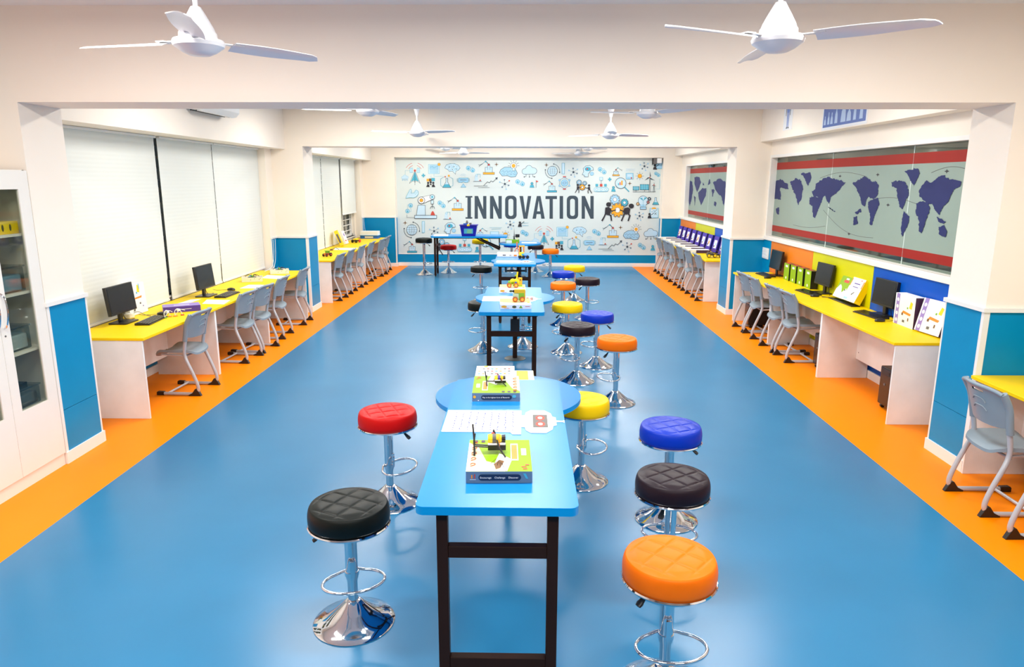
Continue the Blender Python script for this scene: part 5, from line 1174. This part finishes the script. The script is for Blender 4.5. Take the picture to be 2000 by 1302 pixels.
for a in (-.11, 0, .11): MB().lathe([(0, -.014), (.034, -.014), (.038, 0), (.034, .014), (0, .014)], (a, -.07, .038), M_BLK, 20, axis='Y').lathe([(0, -.017), (.025, -.017), (.025, .016), (0, .016)], (a, -.07, .038), M_YCARD, 16, axis='Y').build('wheel', t)
MB().tube(smoothpts([(-.15, -.03, .07), (-.08, -.03, .14), (.03, -.03, .13), (.12, -.03, .08)], 4), .005, M_BROWN, 6).build('wire', t)

# ================================================================== THINGS ON THE BLUE TABLES
T = TT_Z + .0002
def robot_sign(cx, cy, w, d, label, rz=0.0, tint=False):
    """paper robot sign, body to the left, head to the right"""
    t = thing('robot_sign', label, 'sign', (cx, cy, T), rz, None)
    bw = w * .655; x0 = -w / 2; x1 = x0 + bw
    out = [(x0, -d * .46), (x1 - .09 * w, -d * .46), (x1 - .07 * w, -d * .54), (x1, -d * .54), (x1, -d * .25), (x1 + .03 * w, -d * .25)]
    hx = x1 + .03 * w; hw_ = w * .25
    out += [(hx + .01 * w, -d * .38), (hx + .05 * w, -d * .48), (hx + hw_ * .7, -d * .48), (hx + hw_ * .92, -d * .34), (hx + hw_ * .96, -d * .2), (hx + hw_ * 1.08, -d * .16), (hx + hw_ * 1.08, -d * .03), (hx + hw_ * 1.3, -d * .02), (hx + hw_ * 1.36, -d * .05), (hx + hw_ * 1.36, d * .05), (hx + hw_ * 1.3, d * .02), (hx + hw_ * 1.08, d * .03), (hx + hw_ * 1.08, d * .16), (hx + hw_ * .96, d * .2), (hx + hw_ * .92, d * .34), (hx + hw_ * .7, d * .48), (hx + .05 * w, d * .48), (hx + .01 * w, d * .38), (hx, d * .25), (x1, d * .25), (x1, d * .46), (x0, d * .46)]
    MB().prism(out, 0, .003, M_PAPER).build('paper', t, smooth=0)
    m = MB(); e = .0034; q = lambda a, b, c, d_, mm, k=0: m.poly([(a, b, e + k), (c, b, e + k), (c, d_, e + k), (a, d_, e + k)], mm)
    fx = hx + hw_ * .28
    q(fx, -d * .27, fx + hw_ * .5, d * .27, M_GREY)
    for s_ in (-1, 1):
        m.poly([(fx + hw_ * .25 + .040 * w * cos(2 * pi * i / 20), s_ * d * .13 + .040 * w * sin(2 * pi * i / 20) * 1.6, e + .0003) for i in range(20)], M_RINK)
        m.poly([(fx + hw_ * .25 + .020 * w * cos(2 * pi * i / 16), s_ * d * .13 + .020 * w * sin(2 * pi * i / 16) * 1.6, e + .0006) for i in range(16)], M_PAPER)
    m.build('face', t, smooth=-1)
    m = MB(); random.seed(3); ink = mat('blue_pen_ink', (48, 66, 150), .6)
    for k in range(9):
        xx = x0 + bw * (.13 + .095 * k); yy = -d * .40
        while yy < d * .36:
            l = random.uniform(.03, .09) * d
            n = 7; pts = [(xx + random.uniform(-.005, .005), yy + l * i / n, e) for i in range(n + 1)]
            for (a, b) in zip(pts[:-1], pts[1:]): m.poly([(a[0] - .0024, a[1], e), (b[0] - .0024, b[1], e), (b[0] + .0024, b[1], e), (a[0] + .0024, a[1], e)], ink)
            yy += l + .03 * d
        if k == 0: continue
    m.build('handwriting', t, smooth=-1)
robot_sign(-0.105, 3.445, .60, .36, 'white robot shaped paper sign between the two kit boxes on the nearest table')
robot_sign(-0.135, 7.28, .60, .33, 'white robot shaped paper sign behind the wooden toy truck on the second table')
robot_sign(-0.15, 10.76, .56, .30, 'white robot shaped paper sign at the front of the third table')
lime_top = [('top', [(0, 0), (.60, 0), (.5, .22), (.3, .3), (.16, .75), (0, .9)], mat('pale_lime_card', (226, 230, 176), .5)), ('top', [(.62, 0), (.7, .35), (.5, .55), (.42, .2)], M_PAPER), ('top', rc(.68, .32, .80, .86), M_PAPER), ('top', rc(.695, .36, .785, .82), M_RNG), ('top', rc(.85, .48, .93, .70), M_PAPER),
            ('top', [(.45, .06), (.52, .1), (.58, .3), (.5, .34), (.42, .2)], M_BROWN), ('top', rc(.86, .06, .93, .09), M_RINK), ('top', rc(.84, .12, .92, .145), M_RINK), ('top', rc(.90, .17, .96, .20), M_RINK)]
for k in range(3): lime_top.append(('top', rc(.08 + .12 * k, .9, .14 + .12 * k, .97), M_DPUR))
pill = rc(.25, .3, .75, .74) + []; pill = [(.22 + .035 * (1 - cos(a)) , .5 - .26 * sin(a)) for a in [pi / 2 * 0]] ; 
def pillpts(x0, x1, y0, y1, asp):
    r = (y1 - y0) / 2; rx = r * asp; out = []
    for i in range(9): a = radians(-90 + 180 * i / 8); out.append((x1 - rx + rx * cos(a), (y0 + y1) / 2 + r * sin(a)))
    for i in range(9): a = radians(90 + 180 * i / 8); out.append((x0 + rx + rx * cos(a), (y0 + y1) / 2 + r * sin(a)))
    return out
def kitbox(cx, cy, w, d, h, rz, label, words, size, extra, sx=1.0, turned=False):
    lid = [(f_, [(1 - a, 1 - b) for a, b in pts], m_) for f_, pts, m_ in lime_top] if turned else lime_top
    t, TM = pbox('kit_box', label, 'box', (cx, cy, T), (w, d, h), rz, {'all': M_SLATE, 'top': M_LIME, 'left': M_PAPER, 'right': M_SLATE}, lid + [('front', pillpts(.19, .83, .22, .76, h / w), M_NAVYC)] + extra)
    o = text('lettering', words, size, M_PAPER, t, extrude=.0003, sx=sx); o.rotation_euler = (radians(90), 0, 0); o.location = (0, -d / 2 - .0028, h * .48)
    # curly red script strokes down the left edge of the lid
    m = MB()
    if turned: m.x = Matrix.Rotation(pi, 4, 'Z')
    for k in range(5):
        y0_ = -d * .36 + k * d * .17; m.tube(smoothpts([(-w * .44, y0_, h + .003), (-w * .38, y0_ + .012, h + .003), (-w * .37, y0_ + .026, h + .003), (-w * .42, y0_ + .030, h + .003), (-w * .44, y0_ + .018, h + .003)], 3), .0016, M_RINK, 5)
    for k in range(6): m.tube([(w * (.05 - .02 * k), -d * .28 + .01 * k, h + .003), (w * (.02 - .05 * k + .1), -d * .42 + .01 * k, h + .003)], .0008, M_BLKI, 4)
    m.build('script_print', t); return t
kitbox(-0.104, 2.868, .272, .36, .05, .03, 'kit box at the front of the nearest table, its edge reading Encourage Challenge Discover', 'Encourage    Challenge    Discover', .0112, [('front', rc(.08, .4, .10, .72), M_RNG), ('front', rc(.125, .4, .14, .78), M_REDC), ('front', rc(.06, .30, .15, .34), M_PAPER), ('front', [(.86, .85), (.9, .85), (.94, .4), (.92, .38), (.9, .42)], M_TEAL)])
kitbox(-0.16, 3.95, .268, .35, .05, .03, 'second kit box on the nearest table, edge reading Play is the highest form of Research', 'Play is the highest form of Research', .0105, [('front', el(.05, .55, .03, .17), M_OINK), ('front', el(.88, .62, .04, .18), M_TEAL), ('front', el(.13, .14, .012, .06), M_PAPER)], sx=1.0, turned=True)
def bugtoy(cx, cy, z, rz, label, barrel, s=1.0, band=None):
    t = thing('robot_toy', label, 'toy', (cx, cy, z), rz)
    B = lambda *a: None
    MB().box((-.03 * s, -.022, .012), (.048 * s, .004, .036), M_BLK).build('battery_box', t, bevel=.002)
    m = MB(); m.lathe([(0, -.03), (.019, -.03), (.021, -.02), (.021, .02), (.015, .03), (0, .031)], (0.0, .012, .054), barrel, 20, axis='X'); m.build('motor_barrel', t)
    m = MB(); m.lathe([(0, .031), (.016, .031), (.018, .046), (.0, .048)], (0.0, .012, .054), M_BLK, 18, axis='X'); m.lathe([(0, -.01), (.022, -.01), (.022, .006), (0, .006)], (0.0, .012, .054), M_GREY, 18, axis='X'); m.build('motor_cap', t)
    MB().box((-.03, -.02, .036), (.046, .02, .040), M_PAPER).build('deck', t)
    if band: MB().lathe([(0, -.009), (.023, -.009), (.023, .009), (0, .009)], (0.002, .012, .054), band, 18, axis='X').build('band', t)
    m = MB()
    for y_ in (-.016, .004): m.tube([(-.03, y_, .026), (-.085, y_, .030)], .0035, M_BLK, 6)
    m.build('axle_rods', t)
    m = MB(); m.box((-.092, -.05, .0), (-.084, .025, .006), M_BLK); m.tube([(-.088, -.045, .004), (-.09, .0, .05), (-.086, -.005, .085)], .004, M_BLK, 6); m.tube([(-.088, 0.0, .03), (-.096, .03, .115)], .004, M_BLK, 6); m.build('tail_leg', t)
    MB().tube(smoothpts([(.01, -.012, .055), (.02, -.04, .03), (.045, -.07, .001)], 3), .004, M_BLK, 6).build('front_leg', t)
    MB().tube(smoothpts([(.0, .03, .055), (-.005, .05, .08), (.02, .07, .001)], 3), .004, M_BLK, 6).build('rear_leg', t)
    MB().tube([(.02, -.023, .02), (.02, -.024, .06), (.02, .0, .076), (.02, .034, .06)], .0018, M_RNG, 6).build('rubber_band', t)
    MB().lathe([(0, 0), (.010, .0), (.006, .014), (0, .016)], (-.008, .032, .06), M_REDC, 12).build('knob', t)
    return t
bugtoy(-0.125, 2.90, TT_Z + .0535, .05, 'black and yellow insect robot toy standing on the front kit box', M_YCARD)
b2 = bugtoy(-0.145, 3.95, TT_Z + .0535, .12, 'insect robot toy with a purple band lying on the second kit box', M_YCARD, band=M_PURPLE); b2.scale = (.82, .82, .62)
# booklets on the nearest round table
t = thing('booklet', 'yellow and white booklet on the nearest round table, partly under the sheets', 'book', (-0.12, 4.72, RT_Z), .02)
MB().box((-.19, -.14, 0), (.19, .14, .032), M_YCARD).build('pages', t, bevel=.002)
m = MB(); m.box((-.05, -.137, .032), (.188, .139, .0335), M_PAPER); m.box((.07, -.13, .0335), (.15, .13, .034), M_YCARD); m.box((.10, .05, .034), (.14, .06, .0342), M_RNG); m.box((.08, -.08, .034), (.14, -.07, .0342), M_RNG); m.build('cover', t)
pbox('picture_sheet', 'white picture sheet on top of the yellow booklet on the nearest round table', 'booklet', (-0.20, 4.74, RT_Z + .035), (0.27, 0.32, .02), .02, M_PAPER, [('top', rc(.06 + .11 * i, .72 - .2 * j, .12 + .11 * i, .78 - .2 * j), (M_SKYC, M_RINK, M_OINK, M_GREY, M_TEAL)[(i * 3 + j * 2) % 5]) for i in range(8) for j in range(3)] + [('top', rc(.1, .12, .28, .18), M_SKYC), ('top', rc(.5, .1, .75, .14), M_RINK), ('top', rc(.2, .9, .3, .97), M_YCARD)])
# second table
wtop = [('top', [(0, .45), (.2, .35), (.5, .3), (.8, .4), (1, .45), (1, 1), (0, 1)], mat('cream_print', (238, 200, 104), .5)), ('top', el(.3, .6, .18, .14), mat('sand_print', (186, 168, 110), .5)), ('top', el(.93, .36, .05, .1), M_OINK),
        ('front', el(.12, .55, .09, .28), M_OINK), ('front', el(.45, .5, .07, .3), mat('olive_print', (84, 86, 40), .5)), ('front', [(.6, .2), (.72, .2), (.66, .85)], M_GREEN), ('front', rc(.8, .5, .95, .62), M_RINK), ('front', rc(.13, .15, .28, .22), M_RINK)]
pbox('kit_box', 'white printed box with the green toy truck at the front of the second table', 'box', (-0.09, 6.87, T), (.30, .36, .042), .05, M_PAPER, wtop)
pbox('kit_box', 'white printed box behind the robot sign at the back of the second table', 'box', (-0.135, 7.86, T), (.29, .36, .042), .02, M_PAPER, wtop)
def truck(cx, cy, z, rz, label, s=1.0, round_top=False):
    t = thing('toy_truck', label, 'toy', (cx, cy, z), rz)
    m = MB(); w = .058 * s
    if round_top:
        m.box((-.055 * s, -.02, .02), (-.03 * s, .02, .075), M_GREEN); m.extr([(-.03 * s, -.02, .035), (.055 * s, -.02, .035), (.055 * s, -.02, .07), (-.03 * s, -.02, .07)], (0, .04, 0), M_LIME); m.build('cab', t, bevel=.002)
        m = MB()
        for a in (-.005, .035): m.lathe([(0, -.02), (.03, -.02), (.03, .02), (0, .02)], (a * s, 0, .068), M_YCARD, 22, axis='Y')
        m.build('load', t); MB().box((-.01, -.022, .015), (.10, -.012, .03), M_LIME).build('ramp', t)
        MB().lathe([(0, -.023), (.011, -.023), (.011, -.021), (0, -.021)], (.028, 0, .06), M_BLUEC, 14, axis='Y').build('badge', t)
    else:
        m.box((-.058, -.02, .012), (.0, .02, .085), mat('pale_green_wood', (190, 214, 176), .5)); m.box((0, -.02, .012), (.062, .02, .095), M_GREEN); m.build('cab', t, bevel=.002)
        MB().box((-.045, -.022, .088), (.062, .022, .125), mat('ochre_wood', (214, 176, 30), .5)).box((.05, -.021, .03), (.066, .021, .12), mat('ochre_wood', (214, 176, 30), .5)).build('load', t, bevel=.006)
        MB().lathe([(0, -.015), (.012, -.015), (.012, .015), (0, .015)], (-.05, 0, .105), M_BLK, 12, axis='Y').build('lamp', t)
    for a in ((-.035, .035) if not round_top else (-.045, .03)):
        MB().lathe([(0, -.006), (.022, -.006), (.026, -.004), (.026, .004), (0, .006)], (a, -.027, .027), mat('rust_wood', (176, 78, 26), .5), 24, axis='Y').lathe([(0, -.0075), (.014, -.0075), (.014, -.006), (0, -.006)], (a, -.027, .027), M_OINK, 14, axis='Y').build('wheel', t)
        MB().lathe([(0, -.006), (.026, -.004), (.026, .004), (0, .006)], (a, .027, .027), mat('rust_wood', (176, 78, 26), .5), 24, axis='Y').build('wheel', t)
truck(-0.055, 6.86, TT_Z + .0435, .02, 'green wooden toy truck with ochre load on the front box of the second table', 1.0)
truck(-0.125, 7.80, TT_Z + .0435, .1, 'lime toy truck with round yellow load on the rear box of the second table', 1.0, True)
t = thing('giraffe_toy', 'yellow and orange upright wooden toy behind the lime truck', 'toy', (-0.07, 8.0, TT_Z + .0435))
MB().box((.0, -.012, 0), (.045, .012, .085), M_OINK).build('body', t, bevel=.003); MB().tube(smoothpts([(-.005, 0, .0), (-.015, 0, .07), (-.012, 0, .12), (-.008, 0, .15)], 3), .009, M_YCARD, 8).build('neck', t); MB().box((-.04, -.006, .10), (-.012, .006, .115), M_LIME).build('head', t, bevel=.003); MB().lathe([(0, -.0135), (.008, -.0135), (.008, -.012), (0, -.012)], (.024, 0, .06), M_BLKI, 12, axis='Y').build('spot', t)
# third table
t = thing('open_book', 'open white and yellow picture book on the third table', 'book', (-0.28, 11.60, T), .03)
MB().box((-.17, -.15, 0), (.17, .15, .05), M_PAPER).build('pages', t, bevel=.004)
m = MB(); m.box((-.16, -.02, .05), (.16, .03, .0512), M_YCARD); m.box((-.10, .07, .05), (.12, .08, .0512), M_OINK); m.box((-.08, -.151, .02), (-.03, -.15, .035), M_BLKI); m.box((.03, -.151, .02), (.06, -.15, .03), M_BROWN); m.box((.10, -.151, .01), (.15, -.15, .035), M_RNG); m.build('cover_print', t)
t = thing('forklift_toy', 'yellow, orange and blue construction toy on the third table', 'toy', (-0.02, 11.22, T), .1)
MB().box((-.07, -.03, .03), (.01, .03, .10), M_YCARD).build('body', t, bevel=.004)
MB().box((-.07, -.03, .10), (-.055, .03, .19), M_RNG).box((.0, -.03, .10), (.015, .03, .19), M_RNG).box((-.075, -.035, .185), (.02, .035, .205), M_OINK).build('cab_frame', t, bevel=.004)
MB().lathe([(0, -.02), (.02, 0), (0, .02)], (-.045, 0, .14), M_BLK, 14).build('driver', t); MB().box((.01, -.03, .02), (.075, .03, .05), M_BLUEC).box((-.03, -.033, .05), (.01, -.03, .08), M_TEAL).build('blade', t, bevel=.004)
for a in (-.055, 0.0, .065): MB().lathe([(0, -.04), (.026, -.04), (.026, -.022), (0, -.022)], (a, 0, .026), M_BLK, 16, axis='Y').lathe([(0, .022), (.026, .022), (.026, .04), (0, .04)], (a, 0, .026), M_BLK, 16, axis='Y').build('wheel', t)
t = thing('clip_tool', 'upright orange clip-shaped tool at the back of the third table', 'tool', (-0.13, 11.95, T))
MB().tube(smoothpts([(-.025, 0, .0), (-.035, 0, .05), (-.005, 0, .10), (.005, 0, .20)], 3), .008, mat('coral_plastic', (232, 122, 84), .4), 8).tube(smoothpts([(.025, 0, .0), (.035, 0, .05), (.005, 0, .10), (-.005, 0, .20)], 3), .008, mat('coral_plastic', (232, 122, 84), .4), 8).build('arms', t)
MB().lathe([(0, -.012), (.012, -.012), (.012, .012), (0, .012)], (0, 0, .10), M_REDC, 12, axis='Y').build('pivot', t)
# farthest round table
RZ0 = RT_Z + .0002
pbox('kit_box', 'green printed box on the farthest round table', 'box', (-0.27, 15.80, RZ0), (.30, .20, .075), 0, {'all': M_GREEN, 'left': M_PAPER}, [('front', rc(.04, .1, .45, .9), M_PAPER), ('front', rc(.5, .2, .95, .75), M_LIME)])
pbox('picture_sheet', 'white sheet on the right half of the farthest round table', 'paper', (0.10, 15.84, RZ0), (.34, .22, .006), 0, M_PAPER)
t = thing('black_pot_toy', 'small black pot with a tall dark spike standing on the green box', 'toy', (-0.20, 15.82, RZ0 + .0765))
MB().box((-.01, -.04, .05), (.085, .04, .115), M_BLK).build('pot', t, bevel=.004); MB().lathe([(.018, 0), (.006, .12), (0, .26)], (-.035, 0, 0), M_BLK, 10).build('spike', t); MB().tube([(-.07, 0, .055), (.0, 0, .06)], .005, M_BLK, 6).lathe([(0, 0), (.03, 0), (.02, .05), (0, .05)], (.03, 0, 0), M_CREAM, 12).build('stand', t)
# sideways table
t = thing('storage_box', 'deep blue plastic storage box with a picture label on the sideways table', 'box', (-1.25, 15.86, T))
bx = MB(); w0, w1, d0, d1, h = .15, .19, .11, .13, .235
bx.add([(-w0,-d0,0),(w0,-d0,0),(w0,d0,0),(-w0,d0,0),(-w1,-d1,h),(w1,-d1,h),(w1,d1,h),(-w1,d1,h)], [(3,2,1,0),(0,1,5,4),(1,2,6,5),(2,3,7,6),(3,0,4,7),(4,5,6,7)], M_DEEPB); bx.build('body', t, bevel=.008)
MB().prism(rrect(-.205, .205, -.145, .145, .02), h, h + .014, M_INDIGO).build('rim', t); MB().box((-.03, -.15, h - .01), (.03, -.13, h + .03), M_YCARD).build('latch', t, bevel=.004)
m = MB(); m.poly([(-.10, -.1225, .06), (.10, -.1225, .06), (.10, -.1285, .17), (-.10, -.1285, .17)], M_TEAL); m.poly([(-.04, -.1235, .065), (.07, -.1235, .065), (.08, -.129, .15), (-.02, -.129, .15)], mat('sea_green_print', (120, 190, 150), .5)); m.build('picture_label', t, smooth=-1)
t = thing('robot_parts', 'grey and blue parts lying on the lid of the blue storage box', 'toy', (-1.27, 15.86, T + h + .0145))
MB().box((-.10, -.03, 0), (.0, .03, .03), M_BLUEC).build('block', t, bevel=.004); MB().lathe([(0, 0), (.03, 0), (.028, .02), (.012, .06), (0, .07)], (-.02, 0, .03), M_GREY, 14).build('motor', t); MB().tube(smoothpts([(.02, 0, .0), (.06, 0, .06), (.09, 0, .14)], 3), .004, M_WHITE, 6).build('wire', t); MB().box((.03, -.03, 0), (.08, .03, .04), M_GREY).build('servo', t, bevel=.003)
sheet([(846, 461), (875, 461), (876, 457.5), (849, 457.5)], 'paper_sheet', 'white sheet at the left end of the sideways table', 'paper', z=T)

# ================================================================== GLASS DOOR CABINET
CX0, CX1, CY0, CY1, CH_ = -3.90, -3.47, 4.04, 4.965, 2.18
t = thing('storage_cabinet', 'tall white cabinet with narrow glass doors at the left edge of the view', 'cabinet', (CX1, (CY0 + CY1) / 2, 0))
ox, oy = CX1, (CY0 + CY1) / 2; hw2 = (CY1 - CY0) / 2; dp = CX1 - CX0
m = MB(); m.box((-dp, -hw2, .09), (-.018, -hw2 + .018, CH_), M_CAB).box((-dp, hw2 - .018, .09), (-.02, hw2, CH_), M_CAB).box((-dp, -hw2, .09), (-.02, hw2, .108), M_CAB).box((-dp, -hw2, CH_ - .018), (-.02, hw2, CH_), M_CAB); m.build('carcass', t, smooth=0)
MB().box((-dp, -hw2 + .018, .108), (-dp + .01, hw2 - .018, CH_ - .018), M_CABIN).build('back_panel', t, smooth=0)
MB().box((-dp + .02, -hw2, 0), (-.012, hw2, .09), M_CAB).build('plinth', t, smooth=0)
MB().box((-dp + .01, -.009, .108), (-.04, .009, CH_ - .018), M_CAB).build('divider', t, smooth=0)
for zz in (.53, .94, 1.35, 1.75): MB().box((-dp + .01, -hw2 + .018, zz - .018), (-.03, hw2 - .018, zz), M_CAB).build('shelf', t, smooth=0)
for s_ in (-1, 1):
    y0, y1 = (.002, hw2 - .001) if s_ == 1 else (-hw2 + .001, -.002)
    g0, g1 = (y0 + .085, y1 - .105) if s_ == 1 else (y0 + .105, y1 - .085); z0, z1 = .545, 2.05
    m = MB(); m.box((-.018, y0, .095), (0, g0, CH_ - .004), M_CAB).box((-.018, g1, .095), (0, y1, CH_ - .004), M_CAB).box((-.018, g0, .095), (0, g1, z0), M_CAB).box((-.018, g0, z1), (0, g1, CH_ - .004), M_CAB)
    d_ = m.build('door', t, smooth=0)
    MB().box((-.012, g0, z0), (-.008, g1, z1), M_CGLASS).build('glass', d_, smooth=0)
    hy = .035 * s_
    MB().tube(smoothpts([(0, hy, 1.38), (.028, hy + .004, 1.35), (.04, hy, 1.26), (.028, hy - .004, 1.17), (0, hy, 1.14)], 4), .006, M_CHROME, 8).build('handle', d_)
    MB().lathe([(0, 0), (.007, 0), (.007, .003), (0, .003)], (0, hy, 1.09), M_GREY, 10, axis='X').build('lock', d_)
gy = CY0 + .66
pbox('yellow_box', 'yellow flat box on the top glass shelf of the white cabinet', 'box', (-3.63, 4.71, 1.7505), (0.36, .2, .085), D(90), M_YCARD, [('front', el(.78, .5, .03, .28), M_BLKI), ('front', el(.58, .5, .03, .28), M_BLKI), ('front', el(.38, .5, .03, .28), M_BLKI)])
def clearbox(x, y, z, w, d, h, label, inner):
    t = thing('clear_box', label, 'box', (x, y, z)); MB().box((-w / 2, -d / 2, 0), (w / 2, d / 2, h), M_CLEAR).build('shell', t, bevel=.01)
    MB().box((-w / 2 + .015, -d / 2 + .015, .006), (w / 2 - .015, d / 2 - .015, h * .7), inner).build('contents', t, bevel=.01); MB().box((-w / 2 - .005, -d / 2 - .005, h), (w / 2 + .005, d / 2 + .005, h + .012), M_CLEAR).build('lid', t)
clearbox(-3.67, 4.72, 1.3505, .3, .30, .17, 'pale blue wrapped box on the second shelf of the white cabinet', M_SKYC)
clearbox(-3.66, 4.74, .9405, .26, .24, .16, 'white wrapped box on the third shelf of the white cabinet', M_WHITE)
clearbox(-3.68, 4.74, .5305, .3, .27, .13, 'clear plastic container on the lowest shelf of the white cabinet', M_GREY)
t = thing('metal_parts', 'shiny small metal parts beside the wrapped box on the second shelf', 'parts', (-3.60, 4.62, 1.5225 + .012)); t.location = (-3.55, 4.76, 1.3505)
t.location = (-3.67, 4.70, 1.5335)
MB().lathe([(0, 0), (.03, .004), (.03, .02), (.012, .03), (0, .05)], (0, 0, 0), M_CHROME, 14).build('cap', t); MB().lathe([(0, 0), (.02, .004), (.02, .03), (0, .04)], (.05, .04, 0), M_CHROME, 14).build('nut', t)
pbox('folded_cloth', 'black folded item on the lid of the lowest clear container', 'cloth', (-3.68, 4.72, .6735), (0.2, .2, .02), D(90), M_BLK)
